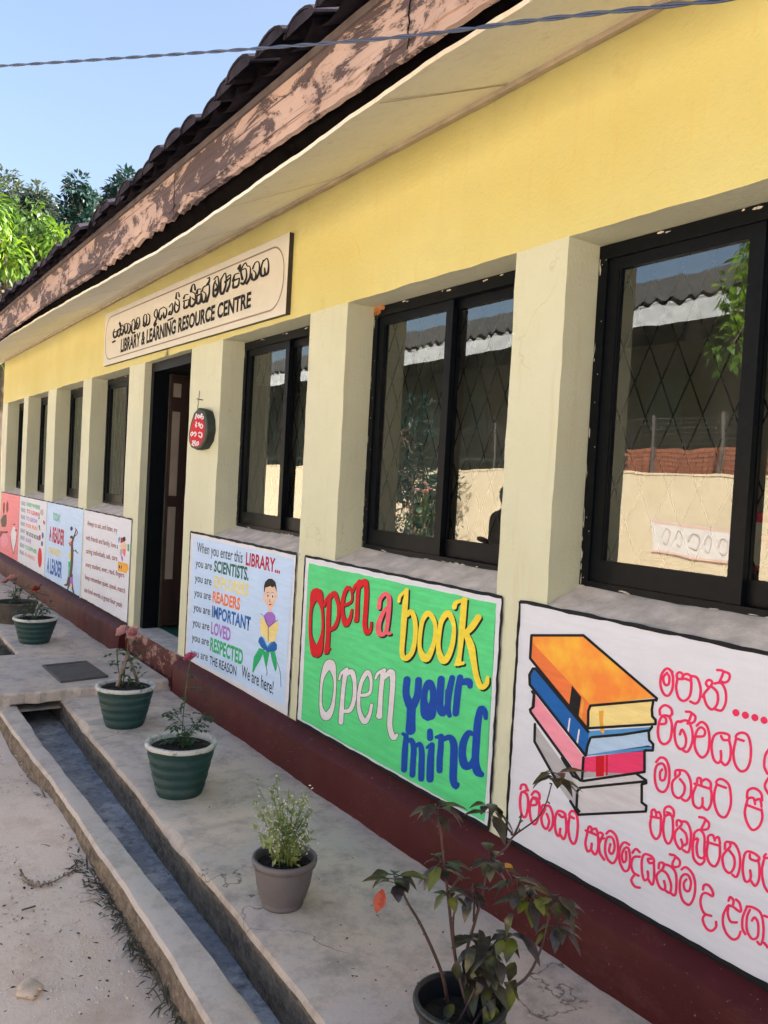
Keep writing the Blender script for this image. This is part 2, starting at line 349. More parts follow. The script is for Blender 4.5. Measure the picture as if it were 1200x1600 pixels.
# ------------------------------------------------------------------ setting: ground, apron, drain, kerb
ZA, ZS, ZL, ZP = 0.10, 1.328, 2.728, 0.36       # apron level, sill line, lintel line, bottom of the murals
def apron_y(x): return -0.985 + max(0, -x-2.2)*0.030 if x > -6.2 else -0.865
def kerb_in(x): return -1.145 - .02*math.sin(x*.9)
def kerb_out(x): return -1.285 - .03*math.sin(x*.8+1.5)
def wobble(seed, amp):
    rnd = random.Random(seed); ph = [rnd.uniform(0, 6.3) for _ in range(5)]
    return lambda x: amp*(math.sin(x*4.1+ph[0])*.4+math.sin(x*9.7+ph[1])*.3+math.sin(x*23+ph[2])*.2+math.sin(x*51+ph[3])*.15)
def strip(bm, xs, rows, mi=0):
    """rows: list of functions x -> (y, z); lofts quads between them"""
    vs = [[bm.verts.new((x, *r(x))) for r in rows] for x in xs]
    for a, b in zip(vs, vs[1:]):
        for k in range(len(rows)-1):
            f = bm.faces.new((a[k], b[k], b[k+1], a[k+1])); f.smooth = True; f.material_index = mi if isinstance(mi, int) else mi[k]
XS = [-60+ i*1.0 for i in range(44)] + [-16 + i*.06 for i in range(368)]
wa, wk, wko, wdz = wobble(1, .006), wobble(2, .005), wobble(3, .007), wobble(4, .005)
bm = B()
chunk = lambda x: -.02*max(0, math.sin(x*3.3+1))**8
strip(bm, XS, [lambda x: (0.12, ZA), lambda x: (apron_y(x)+.03, ZA), lambda x: (apron_y(x)+wa(x)+.004, ZA-.006+chunk(x)), lambda x: (apron_y(x)+wa(x)*1.4-.004, ZA-.03+chunk(x)), lambda x: (apron_y(x)+.012+wa(x), -.10), lambda x: (apron_y(x)+.012, -.16)], [0, 0, 0, 1, 1])
tag(obj('apron', bm, [M['apron'], M['mossy']]), kind='structure')
bm = B()
strip(bm, XS, [lambda x: (-.80, -.095), lambda x: (-1.0, -.105+wdz(x)), lambda x: (-1.20, -.095)])
tag(obj('drain', bm, [M['drain']]), kind='structure')
bm = B()
ch2 = lambda x: .018*max(0, math.sin(x*2.1+.3))**14
XK = [x for x in XS if x > -60]
strip(bm, XK, [lambda x: (kerb_in(x)+wk(x), -.14), lambda x: (kerb_in(x)+wk(x), .05), lambda x: (kerb_in(x)-.006+wk(x)-ch2(x), .068), lambda x: (-1.215, .072+wdz(x)), lambda x: (kerb_out(x)+.008+wko(x), .068), lambda x: (kerb_out(x)+wko(x), .045), lambda x: (kerb_out(x)-.012+wko(x)*1.5, -.10)], [0, 0, 0, 0, 0, 1])
tag(obj('kerb', bm, [M['kerb'], M['mossy']]), kind='structure')
# earth yard as one sheet out to the horizon, finer near the camera
bm = B()
ys = [-400, -120, -40, -20] + [-14+i*.5 for i in range(20)] + [-4.0+i*.08 for i in range(35)]
xs = [-400, -150, -70, -40, -28] + [-20+i*.7 for i in range(15)] + [-9.5+i*.09 for i in range(110)] + [1, 3, 8, 30, 150, 400]
gw = lambda x, y: .010*math.sin(x*2.1+y)+.008*math.sin(x*4.7-y*3.3)+.006*math.sin(y*7.9+x*1.7)+random.uniform(-.003, .003)
grid = []
for x in xs:
    row = []
    for y in ys + [kerb_out(x)+.02]:
        e = max(0, 1-abs(y-kerb_out(x))/.35)
        row.append(bm.verts.new((x, y, -.045+gw(x, y) + .02*e*math.sin(x*2.7))))
    grid.append(row)
for a, b in zip(grid, grid[1:]):
    for k in range(len(a)-1): bm.faces.new((a[k], b[k], b[k+1], a[k+1])).smooth = True
tag(obj('ground', bm, [M['earth']]), kind='structure')
bm = B(); face(bm, [(-400, .2, -.2), (400, .2, -.2), (400, 400, -.2), (-400, 400, -.2)]); tag(obj('back_yard', bm, [M['earth']]), kind='structure')
bm = B(); face(bm, [(-400, -1.4, -.22), (400, -1.4, -.22), (400, .3, -.22), (-400, .3, -.22)]); tag(obj('subsoil', bm, [M['earth']]), kind='structure')
# entrance slab bridging the drain
bm = B(); X0, X1 = -7.50, -6.20
vs = []
N = 26
for i in range(N+1):
    y = -1.30 + (1.30-.075)*i/N; w = .012*math.sin(y*17)+.008*math.sin(y*41)
    vs.append([bm.verts.new((X0, y, ZA+.001)), bm.verts.new((X0+.01, y, .165)), bm.verts.new((X1-.01+w, y, .165)), bm.verts.new((X1+w, y, .150)), bm.verts.new((X1+w*1.3, y, .085 if y > -1.22 else -.08))])
for a, b in zip(vs, vs[1:]):
    for k in range(4): bm.faces.new((a[k], a[k+1], b[k+1], b[k]))
bm.faces.new(vs[0]); 
# front end towards the yard
face(bm, [(X0, -1.302, -.09), (X1+.02, -1.302, -.09), (X1, -1.302, .165), (X0, -1.302, .165)])
face(bm, [(X0, -1.30, .03), (X1, -1.30, .03), (X1, -.6, .03), (X0, -.6, .03)])
tag(obj('entrance_slab', bm, [M['slab']]), kind='structure')
man = empty('manhole_cover', gz(115, 1050, .168), 'dark square iron cover set in the slab before the door', 'manhole cover')
c0, c1, c2, c3 = [gz(*q, .168) for q in ((66, 1041), (135, 1034), (169, 1058), (95, 1067))]
cc = (c0+c1+c2+c3)/4
bm = B(); top = [cc+(c-cc)*1.0+Vector((0, 0, .012)) for c in (c0, c1, c2, c3)]; bot = [Vector((c.x, c.y, .160)) for c in (c0, c1, c2, c3)]
inn = [cc+(c-cc)*.88+Vector((0, 0, .012)) for c in (c0, c1, c2, c3)]; inl = [v-Vector((0, 0, .006)) for v in inn]
for i in range(4):
    j = (i+1) % 4; face(bm, [bot[i], bot[j], top[j], top[i]]); face(bm, [top[i], top[j], inn[j], inn[i]]); face(bm, [inn[i], inn[j], inl[j], inl[i]])
obj('cover_frame', bm, M['iron'], man)
bm = B(); face(bm, [v+Vector((0, 0, .001)) for v in inl]); obj('cover_plate', bm, M['iron'], man)

# ------------------------------------------------------------------ the library building
XL, XR = -14.68, 6.0
bld = empty('library_building', (-6.2, 2.5, 0.1), 'long yellow single storey school library with painted panels under its windows', 'building')
WIN = [(-2.298, -.975), (-3.914, -2.588), (-5.637, -4.335), (-9.205, -7.856), (-10.862, -9.554), (-12.61, -11.327), (-14.234, -12.935)]
DOOR = (-7.40, -6.25)
RV = 0.165                                            # depth of the reveals
ZTOP = 3.437
cuts = sorted({XL, XR, *[v for w in WIN for v in w], *DOOR})
bm = B()
def wallquad(x0, x1, z0, z1, mi, nx=None):
    nx = nx or max(1, int((x1-x0)/.073+.5)); nz = max(1, int((z1-z0)/.078+.5))
    for i in range(nx):
        for j in range(nz):
            a, b, c, d = x0+(x1-x0)*i/nx, x0+(x1-x0)*(i+1)/nx, z0+(z1-z0)*j/nz, z0+(z1-z0)*(j+1)/nz
            face(bm, [(a, 0, c), (b, 0, c), (b, 0, d), (a, 0, d)], mi)
for a, b in zip(cuts, cuts[1:]):
    isw = any(abs(a-w[0]) < 1e-6 for w in WIN); isd = abs(a-DOOR[0]) < 1e-6
    wallquad(a, b, ZL, ZTOP, 0)
    if isd: pass
    elif isw: wallquad(a, b, .05, ZS, 1)
    else: wallquad(a, b, .05, ZS, 1); wallquad(a, b, ZS, ZL, 1)
    if isw or isd:
        zb = ZS if isw else ZP
        for i in range(18):
            p, q = zb+(ZL-zb)*i/18, zb+(ZL-zb)*(i+1)/18
            face(bm, [(a, 0, p), (a, 0, q), (a, .25, q), (a, .25, p)], 1)
            face(bm, [(b, 0, p), (b, .25, p), (b, .25, q), (b, 0, q)], 1)
            p, q = a+(b-a)*i/18, a+(b-a)*(i+1)/18
            face(bm, [(p, 0, ZL), (q, 0, ZL), (q, .25, ZL), (p, .25, ZL)], 1)
# outer back and ends, so that no sun leaks in
face(bm, [(XL, 0, .05), (XL, 6, .05), (XL, 6, ZTOP), (XL, 3, 4.9), (XL, 0, ZTOP)], 1)
face(bm, [(XR, 0, .05), (XR, 6, .05), (XR, 6, ZTOP), (XR, 3, 4.9), (XR, 0, ZTOP)], 1)
face(bm, [(XL, 6, .05), (XR, 6, .05), (XR, 6, ZTOP), (XL, 6, ZTOP)], 1)
# hand-trowelled plaster: faces and arrises wander by a few millimetres
from mathutils import noise as mn
for v in bm.verts:
    if abs(v.co.y) < 1e-6 and XL+.01 < v.co.x < XR-.01:
        a, b = v.co.x, v.co.z
        edge = min(abs(a-c) for c in cuts) < 1e-4 and ZS < b < ZL+1e-4
        v.co.y += (.005*mn.noise((a*1.1, b*1.1, 0)) + .002*mn.noise((a*6, b*6, 3)) - .002)*(1 if b > ZS+.03 else .25)
        if edge: v.co.x += .006*mn.noise((a*3, b*5, 7)) + .004*mn.noise((a*9, b*19, 9)); v.co.y += .003*abs(mn.noise((a*9, b*23, 2)))
        if abs(b-ZL) < 1e-4: v.co.z += .006*mn.noise((a*5, b, 11)) + .003*mn.noise((a*21, b, 13))
bmesh.ops.remove_doubles(bm, verts=bm.verts, dist=.0004)
for f in bm.faces: f.smooth = True
wall = obj('wall', bm, [M['yellow'], M['cream']], bld)
# inner room shell
bm = B(); z1 = 3.3
for a, b in zip(cuts, cuts[1:]):
    isw = any(abs(a-w[0]) < 1e-6 for w in WIN); isd = abs(a-DOOR[0]) < 1e-6
    face(bm, [(a, .25, ZL), (b, .25, ZL), (b, .25, z1), (a, .25, z1)])
    if not isw and not isd: face(bm, [(a, .25, ZP), (b, .25, ZP), (b, .25, ZL), (a, .25, ZL)])
    if isw: face(bm, [(a, .25, ZP), (b, .25, ZP), (b, .25, ZS+.06), (a, .25, ZS+.06)])
xl, xr = XL+.2, XR-.2
face(bm, [(xl, 4.5, ZP), (xr, 4.5, ZP), (xr, 4.5, z1), (xl, 4.5, z1)]); face(bm, [(XL+.05, .25, z1), (XR-.05, .25, z1), (XR-.05, 4.5, z1), (XL+.05, 4.5, z1)])
face(bm, [(xl, .25, ZP), (xl, 4.5, ZP), (xl, 4.5, z1), (xl, .25, z1)]); face(bm, [(xr, .25, ZP), (xr, 4.5, ZP), (xr, 4.5, z1), (xr, .25, z1)])
obj('interior_wall', bm, M['inner'], bld)
bm = B(); face(bm, [(XL+.05, .20, ZP+.004), (XR-.05, .20, ZP+.004), (XR-.05, 4.5, ZP+.004), (XL+.05, 4.5, ZP+.004)])
obj('floor', bm, M['floor_green'], bld)
# plinth in two runs either side of the door, with a sloped top, and the worn step under the door
def plinth(x0, x1, name, mat, yf=-.085, zr=.315):
    bm = B(); w1, w2, w3 = wobble(11, .008), wobble(12, .007), wobble(13, .012)
    n = max(2, int((x1-x0)/.05)); xs_ = [x0+(x1-x0)*i/n for i in range(n+1)]
    strip(bm, xs_, [lambda x: (yf-.012+w3(x), ZA-.02), lambda x: (yf+w1(x), ZA+.05), lambda x: (yf+w1(x)*.8, zr-.02+w2(x)), lambda x: (yf+.010+w1(x), zr+w2(x)), lambda x: (-.012, ZP-.004+w2(x)*.4), lambda x: (.0, ZP-.002+w2(x)*.3)])
    for x in (x0, x1):
        face(bm, [(x, yf-.01, ZA-.02), (x, yf, zr-.01), (x, yf+.01, zr), (x, 0, ZP), (x, 0, ZA-.02)])
    return obj(name, bm, mat, bld)
plinth(XL-.05, -7.52, 'plinth', M['plinth']); plinth(-6.12, XR, 'plinth', M['plinth'])
bm = B(); w1 = wobble(21, .008); n = 30; xs_ = [-7.52+1.40*i/n for i in range(n+1)]
strip(bm, xs_, [lambda x: (-.045+w1(x), ZA), lambda x: (-.035+w1(x), .24+w1(x)), lambda x: (-.028+w1(x), ZP-.03), lambda x: (-.02, ZP+w1(x)*.5), lambda x: (.21, ZP+.006)], [1, 1, 1, 0])
obj('doorstep', bm, [M['sill'], M['plinth_worn']], bld)
# window: frame with two sliding sashes, panes, grille and a sloped cement sill, built once and copied
def build_window(x0, x1):
    y0 = RV; zb, zt = ZS+.068, ZL-.004; xm = (x0+x1)/2
    bm = B()
    for q in ((x0+.002, x0+.045, zb, zt), (x1-.045, x1-.002, zb, zt), (x0+.045, x1-.045, zt-.055, zt), (x0+.045, x1-.045, zb, zb+.03)):
        box(bm, q[0], q[1], y0, y0+.08, q[2], q[3])
    fr = obj('window', bm, M['frame'], bld)
    bm = B()
    def sash(a, b, y):
        st = .05
        for q in ((a, a+st, zb+.03, zt-.055), (b-st, b, zb+.03, zt-.055), (a+st, b-st, zt-.055-.045, zt-.055), (a+st, b-st, zb+.03, zb+.03+.085)):
            box(bm, q[0], q[1], y, y+.028, q[2], q[3])
        for q in ((a+st, a+st+.008, 0), (b-st-.008, b-st, 0)): box(bm, q[0], q[1], y+.004, y+.024, zb+.115, zt-.1)
    sash(x0+.045, xm+.03, y0+.012); sash(xm-.028, x1-.045, y0+.044)
    obj('sash', bm, M['frame'], fr)
    for a, b, y in ((x0+.098, xm-.022, y0+.026), (xm+.024, x1-.098, y0+.058)):
        bm = B(); face(bm, [(a, y, zb+.112), (b, y, zb+.112), (b, y, zt-.098), (a, y, zt-.098)]); obj('pane', bm, M['glass'], fr)
    bm = B(); rc = random.Random(9)
    def chip(x, z, w, h):
        n_ = 7; c_ = [bm.verts.new((x+w*rc.uniform(.4, 1)*math.cos(6.283*i/n_), y0-.0012, z+h*rc.uniform(.4, 1)*math.sin(6.283*i/n_))) for i in range(n_)]; bm.faces.new(c_)
    for i in range(9): chip(rc.uniform(x0+.02, x1-.02), zt-rc.uniform(.003, .012), rc.uniform(.006, .035), rc.uniform(.003, .007))
    for i in range(18): chip(x0+rc.uniform(.004, .012), rc.uniform(zb, zt), rc.uniform(.002, .005), rc.uniform(.006, .035))
    for i in range(14): chip(rc.uniform(x0+.01, x1-.02), zb+rc.uniform(.004, .012), rc.uniform(.008, .04), rc.uniform(.002, .006))
    for i in range(10): chip(rc.uniform(x0+.004, x0+.04), rc.uniform(zb, zt), .003, .004)
    obj('paint_splash', bm, M['chip'], fr)
    bm = B(); p, h, yg = .125, .27, y0+.10
    for s in (1, -1):
        k = -20
        while k < 30:
            xa = x0 + k*p
            pts = []
            # clip the slanted bar to the opening
            sl = s*h/p
            for zc in (zb, zt):
                pts.append((xa + (zc-zb)/sl, zc))
            (xa0, za0), (xa1, za1) = pts
            def clip(xa0, za0, xa1, za1):
                t0, t1 = 0., 1.; dx = xa1-xa0
                for lim, sg in ((x0+.01, 1), (x1-.01, -1)):
                    a_, d_ = sg*(xa0-lim), sg*dx
                    if abs(d_) < 1e-9:
                        if a_ < 0: return None
                    else:
                        t = -a_/d_
                        if d_ > 0: t0 = max(t0, t)
                        else: t1 = min(t1, t)
                return (t0, t1) if t1-t0 > .01 else None
            c = clip(xa0, za0, xa1, za1)
            if c:
                P = [Vector((xa0+(xa1-xa0)*t, yg+(.006 if s > 0 else 0), za0+(za1-za0)*t)) for t in c]
                tube(bm, P, .0031, 4)
            k += 1
    obj('grille', bm, M['grille'], fr)
    bm = B(); n = 20; w = wobble(31, .006)
    strip(bm, [x0+.001+(x1-x0-.002)*i/n for i in range(n+1)], [lambda x: (0.002, ZS-.02), lambda x: (-.004+w(x)*.3, ZS-.002+w(x)), lambda x: (.006, ZS+.006+w(x)), lambda x: (RV-.02, ZS+.062), lambda x: (RV-.004, ZS+.074+w(x)), lambda x: (RV+.10, ZS+.078)])
    obj('sill', bm, M['sill'], fr)
    return fr
bm = B(); rc = random.Random(4)
for cx_, cz_, n_, r_ in ((-3.88, 2.705, 9, .045), (-3.84, 2.715, 8, .035), (-3.90, 2.69, 8, .03)):
    bm.faces.new([bm.verts.new((cx_+r_*rc.uniform(.6, 1.2)*math.cos(6.283*i/n_), RV-.004-cx_*.0004, cz_+r_*.6*rc.uniform(.5, 1.1)*math.sin(6.283*i/n_))) for i in range(n_)])
obj('broken_plaster', bm, M['broken'], bld)
w0 = build_window(*WIN[1])
for i, w in enumerate(WIN):
    if i == 1: continue
    c = w0.copy(); COL.objects.link(c); c.location.x += w[0]-WIN[1][0]
    for ch in w0.children:
        d = ch.copy(); COL.objects.link(d); d.parent = c
# door: black frame and a dark leaf standing open into the room
bm = B(); y0 = .06
box(bm, DOOR[0]+.002, DOOR[0]+.075, y0, y0+.14, ZP+.008, ZL-.003); box(bm, DOOR[1]-.075, DOOR[1]-.002, y0, y0+.14, ZP+.008, ZL-.003); box(bm, DOOR[0]+.075, DOOR[1]-.075, y0, y0+.14, ZL-.085, ZL-.003)
dr = obj('door', bm, M['frame'], bld)
bm = B(); box(bm, DOOR[0]+.08, DOOR[0]+.122, y0+.15, y0+.15+.92, ZP+.03, ZL-.09); obj('door_leaf', bm, M['door'], dr)
bm = B()
for z0, z1 in ((ZP+.45, ZP+1.1), (ZP+1.2, ZP+1.95), (ZP+2.08, ZP+2.2)): box(bm, DOOR[0]+.1225, DOOR[0]+.126, y0+.165, y0+.235, z0, z1)
obj('door_panel', bm, M['door_pale'], dr)
bm = B(); tube(bm, [(DOOR[0]+.14, .80, ZP+1.0), (DOOR[0]+.17, .80, ZP+1.0), (DOOR[0]+.17, .80, ZP+1.12), (DOOR[0]+.14, .80, ZP+1.12)], .008); obj('handle', bm, M['iron'], dr)
# soffit: sloping boards with cover strips, sagging away from the fascia in the middle
def zso(x):
    pts = [(-15.3, 3.195), (-10, 3.19), (-8, 3.165), (-6.2, 3.125), (-5.2, 3.105), (-4.1, 3.115), (-3.3, 3.145), (-2.4, 3.168), (7, 3.17)]
    for (a, za), (b, zb_) in zip(pts, pts[1:]):
        if a <= x <= b: return za+(zb_-za)*(x-a)/(b-a)
    return 3.17
YF, YSO = -.735, -.665
XS2 = [-15.25+i*.05 for i in range(430)]
wsf = wobble(41, .008)
bm = B(); strip(bm, XS2, [lambda x: (0.0, ZTOP-.003), lambda x: (-.33, (ZTOP+zso(x))/2-.004), lambda x: (YSO+wsf(x), zso(x)), lambda x: (YSO+wsf(x), zso(x)+.018), lambda x: (.0, ZTOP+.02)])
sf = obj('soffit', bm, M['soffit'], bld)
for x in [-14.3, -13.1, -11.9, -10.75, -9.72, -8.5, -7.3, -6.15, -5.1, -4.015, -2.655, -1.3, 0]:
    bm = B(); a = Vector((x, -.005, ZTOP-.008)); b = Vector((x, YSO+.01, zso(x)-.004))
    m_ = (a+b)/2; m_.z = (ZTOP+zso(x))/2-.007
    for p, q in ((a, m_), (m_, b)):
        face(bm, [(p.x-.006, p.y, p.z), (p.x+.006, p.y, p.z), (q.x+.006, q.y, q.z), (q.x-.006, q.y, q.z)])
    obj('board_joint', bm, M['wood_line'], sf)
bm = B(); ws = wobble(42, .006)
strip(bm, XS2, [lambda x: (-.004, 3.405+ws(x)*.5), lambda x: (-.045+ws(x)*.4, 3.395+ws(x)*.5), lambda x: (-.05+ws(x)*.4, 3.43), lambda x: (-.004, ZTOP)])
obj('cornice_strip', bm, M['wood_line'], sf)
# fascia boards, top batten, tile bedding
def zfb(x): return 3.195 + .012*math.sin(x*1.3) + (.012*math.sin(x*31)+.012*math.sin(x*57+1) if -6.3 < x < -4.2 else .003*math.sin(x*40))
bm = B()
strip(bm, XS2, [lambda x: (YF+.024, zfb(x)), lambda x: (YF, zfb(x)), lambda x: (YF-.002, zfb(x)+.035), lambda x: (YF-.010, zfb(x)+.038), lambda x: (YF-.010, 3.435), lambda x: (YF+.022, 3.44)])
obj('fascia', bm, M['fascia'], bld)
rc = random.Random(8)
for x in (-2.35, -4.62, -7.1, -9.8, -12.4):
    bm = B(); zz = [3.20+.235*i/8 for i in range(9)]; xx = [x+rc.uniform(-.006, .006) for _ in zz]
    for i in range(8): face(bm, [(xx[i]-.004, YF-.0115, zz[i]), (xx[i]+.004, YF-.0115, zz[i]), (xx[i+1]+.004, YF-.0115, zz[i+1]), (xx[i+1]-.004, YF-.0115, zz[i+1])])
    obj('plank_joint', bm, M['eave_dark'], bld)
bm = B(); wb = wobble(51, .006)
strip(bm, XS2, [lambda x: (YF-.004, 3.432), lambda x: (YF-.022+wb(x)*.4, 3.434+wb(x)*.6), lambda x: (YF-.024+wb(x)*.4, 3.464+wb(x)), lambda x: (YF+.02, 3.468)])
obj('eave_batten', bm, M['batten'], bld)
bm = B()   # near-black sheet stands for shade in the gap behind the fascia; dark rafters follow
strip(bm, XS2, [lambda x: (YF+.026, zfb(x)+.05), lambda x: (YSO+.02, zso(x)+.04), lambda x: (-.3, 3.36)])
obj('eave_shade', bm, M['eave_dark'], bld)
for i in range(35):
    bm = B(); x = -15 + i*.6
    for q in [(x-.025, x+.025)]:
        v = [(q[0], YF+.03, 3.30), (q[1], YF+.03, 3.30), (q[1], 0, 3.62), (q[0], 0, 3.62)]; u = [(a_[0], a_[1], a_[2]+.08) for a_ in v]
        face(bm, v); face(bm, u[::-1]); face(bm, [v[0], v[1], u[1], u[0]]); face(bm, [v[1], v[2], u[2], u[1]]); face(bm, [v[3], v[0], u[0], u[3]])
    obj('rafter', bm, M['eave_dark'], bld)
# roof: rows of half round tiles running down the slope, front; plain slope behind
SLP = .46
bm = B(); rnd = random.Random(5)
x = -15.25
while x < 6.2:
    pw = .235 + rnd.uniform(-.02, .02); raised = x > -4.75
    for row in range(5):
        ya = -.845 + row*.30 + rnd.uniform(-.035, .035) - (.03 if raised and row == 0 else 0)
        yb = ya + .38; lift = .030*(row > -1) + rnd.uniform(-.014, .014) + (.020 if raised else -.012)
        za = 3.462 + (ya+.80)*SLP + lift + .018; zb_ = 3.462 + (yb+.80)*SLP + lift - .012
        cx = x + rnd.uniform(-.022, .022); r0, r1 = pw*.53, pw*.46; n = 8; skew = rnd.uniform(-.015, .015)
        rg = []
        for (yy, zz, rr, sk) in ((ya, za, r0, 0), (yb, zb_, r1, skew)):
            for th in (1.0, .84):
                rg.append([bm.verts.new((cx+sk-rr*th*math.cos(math.pi*k/n), yy, zz+rr*th*math.sin(math.pi*k/n)*.50-.016)) for k in range(n+1)])
        for k in range(n):
            for a, b in ((rg[0], rg[2]), (rg[3], rg[1]), (rg[1], rg[0])):
                bm.faces.new((a[k], a[k+1], b[k+1], b[k]))
        pl_ = [bm.verts.new(v.co+Vector((0, .002+rnd.uniform(0, .006), 0))) for v in rg[1]]
        bm.faces.new(pl_)
    # the channel tile below
    for row in range(5):
        ya = -.815 + row*.30 + rnd.uniform(-.015, .015); yb = ya+.36; z0 = 3.455+(ya+.80)*SLP + (.018 if raised else 0); z1_ = 3.455+(yb+.80)*SLP+(.018 if raised else 0)
        cx = x+pw/2; n = 6; rr = pw*.52
        a = [bm.verts.new((cx-rr*math.cos(math.pi*k/n), ya, z0+.05-rr*.5*math.sin(math.pi*k/n))) for k in range(n+1)]
        b = [bm.verts.new((cx-rr*math.cos(math.pi*k/n), yb, z1_+.05-rr*.5*math.sin(math.pi*k/n))) for k in range(n+1)]
        for k in range(n): bm.faces.new((a[k], b[k], b[k+1], a[k+1]))
    x += pw
zr = 3.44+SLP*3.8
face(bm, [(-15.28, -.70, 3.475), (6.25, -.70, 3.475), (6.25, 3, zr), (-15.28, 3, zr)]); face(bm, [(-15.28, 6.8, 3.44), (6.25, 6.8, 3.44), (6.25, 3, zr), (-15.28, 3, zr)])
obj('roof', bm, M['tile'], bld)

# ------------------------------------------------------------------ paint: strokes, fields and lettering laid on the wall
def cr(pts, closed=False, step=2.0):
    """smooth a list of (x, y, w) through its points"""
    P = [tuple(map(float, p)) for p in pts]; n = len(P); out = []
    if n == 2: return P
    rng = n if closed else n-1
    for i in range(rng):
        p0, p1, p2, p3 = (P[(i+k-1) % n] if closed else P[max(0, min(n-1, i+k-1))] for k in range(4))
        L = math.hypot(p2[0]-p1[0], p2[1]-p1[1]); m = max(1, min(9, int(L/step)))
        for j in range(m):
            t = j/m
            out.append(tuple(.5*((2*p1[k])+(-p0[k]+p2[k])*t+(2*p0[k]-5*p1[k]+4*p2[k]-p3[k])*t*t+(-p0[k]+3*p1[k]-3*p2[k]+p3[k])*t**3) for k in range(3)))
    if not closed: out.append(P[-1])
    return out
LAY = [0]
def ribbon(bm, pts, y, closed=False, grow=0.0, shift=(0, 0), mi=0, plane=at):
    """a brush stroke given in photo pixels (x, y, width), laid on the wall plane; slightly raised in its middle"""
    LAY[0] += 1; y = y - (LAY[0] % 9)*.00003
    S = cr(pts, closed); S = [(a+shift[0], b+shift[1], max(.3, w+2*grow)) for a, b, w in S]
    n = len(S); L, C, Rr = [], [], []
    for i, (a, b, w) in enumerate(S):
        p, q = (S[(i-1) % n], S[(i+1) % n]) if closed else (S[max(0, i-1)], S[min(n-1, i+1)])
        tx, ty = q[0]-p[0], q[1]-p[1]; l = math.hypot(tx, ty) or 1; nx, ny = -ty/l, tx/l
        L.append((a+nx*w/2, b+ny*w/2)); C.append((a, b)); Rr.append((a-nx*w/2, b-ny*w/2))
    V = lambda p, d: bm.verts.new(plane(p[0], p[1], y-d))
    l = [V(p, 0) for p in L]; c = [V(p, .00018) for p in C]; r = [V(p, 0) for p in Rr]
    rg = range(n) if closed else range(n-1)
    def F(*v):
        f = bm.faces.new(v); f.material_index = mi
    for i in rg:
        j = (i+1) % n; F(l[i], c[i], c[j], l[j]); F(c[i], r[i], r[j], c[j])
    if not closed:
        for i in (0, n-1):
            a, b, w = S[i]; q = S[1] if i == 0 else S[n-2]
            ox, oy = a-q[0], b-q[1]; k = math.hypot(ox, oy) or 1; ox, oy = ox/k, oy/k
            mx, my = (L[i][0]-a)/(w/2), (L[i][1]-b)/(w/2)
            arc = [V((a+(mx*math.cos(t)+ox*math.sin(t))*w/2, b+(my*math.cos(t)+oy*math.sin(t))*w/2), 0) for t in (math.pi/6, math.pi/3, math.pi/2, math.pi*2/3, math.pi*5/6)]
            ch = [l[i], *arc, r[i]]
            for u, v in zip(ch, ch[1:]): F(c[i], u, v)
def poly(bm, pts, y, mi=0):
    f = bm.faces.new([bm.verts.new(at(a, b, y)) for a, b in pts]); f.material_index = mi
    bmesh.ops.triangulate(bm, faces=[f])
def X(o, s, pts): return [(o[0]+p[0]/s, o[1]+p[1]/s, *( [p[2]/s] if len(p) > 2 else [])) for p in pts]
def Wd(pts, w): return [(p[0], p[1], w) if len(p) == 2 else p for p in pts]
def strokes(name, mat, parent, lst, y, **kw):
    bm = B()
    for s in lst:
        cl = len(s) > 3 and math.hypot(s[0][0]-s[-1][0], s[0][1]-s[-1][1]) < .01
        ribbon(bm, s[:-1] if cl else s, y, closed=cl, **kw)
    return obj(name, bm, mat, parent)
def text(name, body, BL, BR, h0, h1, mat, parent, y, bold=0.0, cap=.73, o=(0, 0), s=1.0):
    """lettering between two baseline pixels, with cap heights h0, h1 in pixels"""
    cu = bpy.data.curves.new('t', 'FONT'); cu.body = body; cu.size = 1.0; cu.offset = bold; cu.resolution_u = 3; cu.space_character = 1.02
    ob = bpy.data.objects.new('t', cu); COL.objects.link(ob); bpy.context.view_layer.update()
    me = bpy.data.meshes.new_from_object(ob.evaluated_get(bpy.context.evaluated_depsgraph_get()))
    bpy.data.objects.remove(ob); bpy.data.curves.remove(cu)
    if len(me.vertices) == 0: return None
    x0 = min(v.co.x for v in me.vertices); x1 = max(v.co.x for v in me.vertices)
    BL = (o[0]+BL[0]/s, o[1]+BL[1]/s); BR = (o[0]+BR[0]/s, o[1]+BR[1]/s)
    a, b = at(*BL, y), at(*BR, y); ta, tb = at(BL[0], BL[1]-h0/s, y), at(BR[0], BR[1]-h1/s, y)
    LAY[0] += 1; yy = y-(LAY[0] % 9)*.00003; rn = random.Random(body)
    for v in me.vertices:
        u = (v.co.x-x0)/(x1-x0); k = v.co.y/cap
        px_ = a.x+(b.x-a.x)*u + .012*k*0; pz = (a.z+(b.z-a.z)*u) + ((ta.z-a.z)+((tb.z-b.z)-(ta.z-a.z))*u)*k
        v.co = (px_, yy, pz)
    me.materials.clear(); me.materials.append(mat)
    ob = bpy.data.objects.new(name, me); me.name = name; COL.objects.link(ob); ob.parent = parent; ob.matrix_parent_inverse = Matrix.Translation(-root_loc(parent))
    return ob

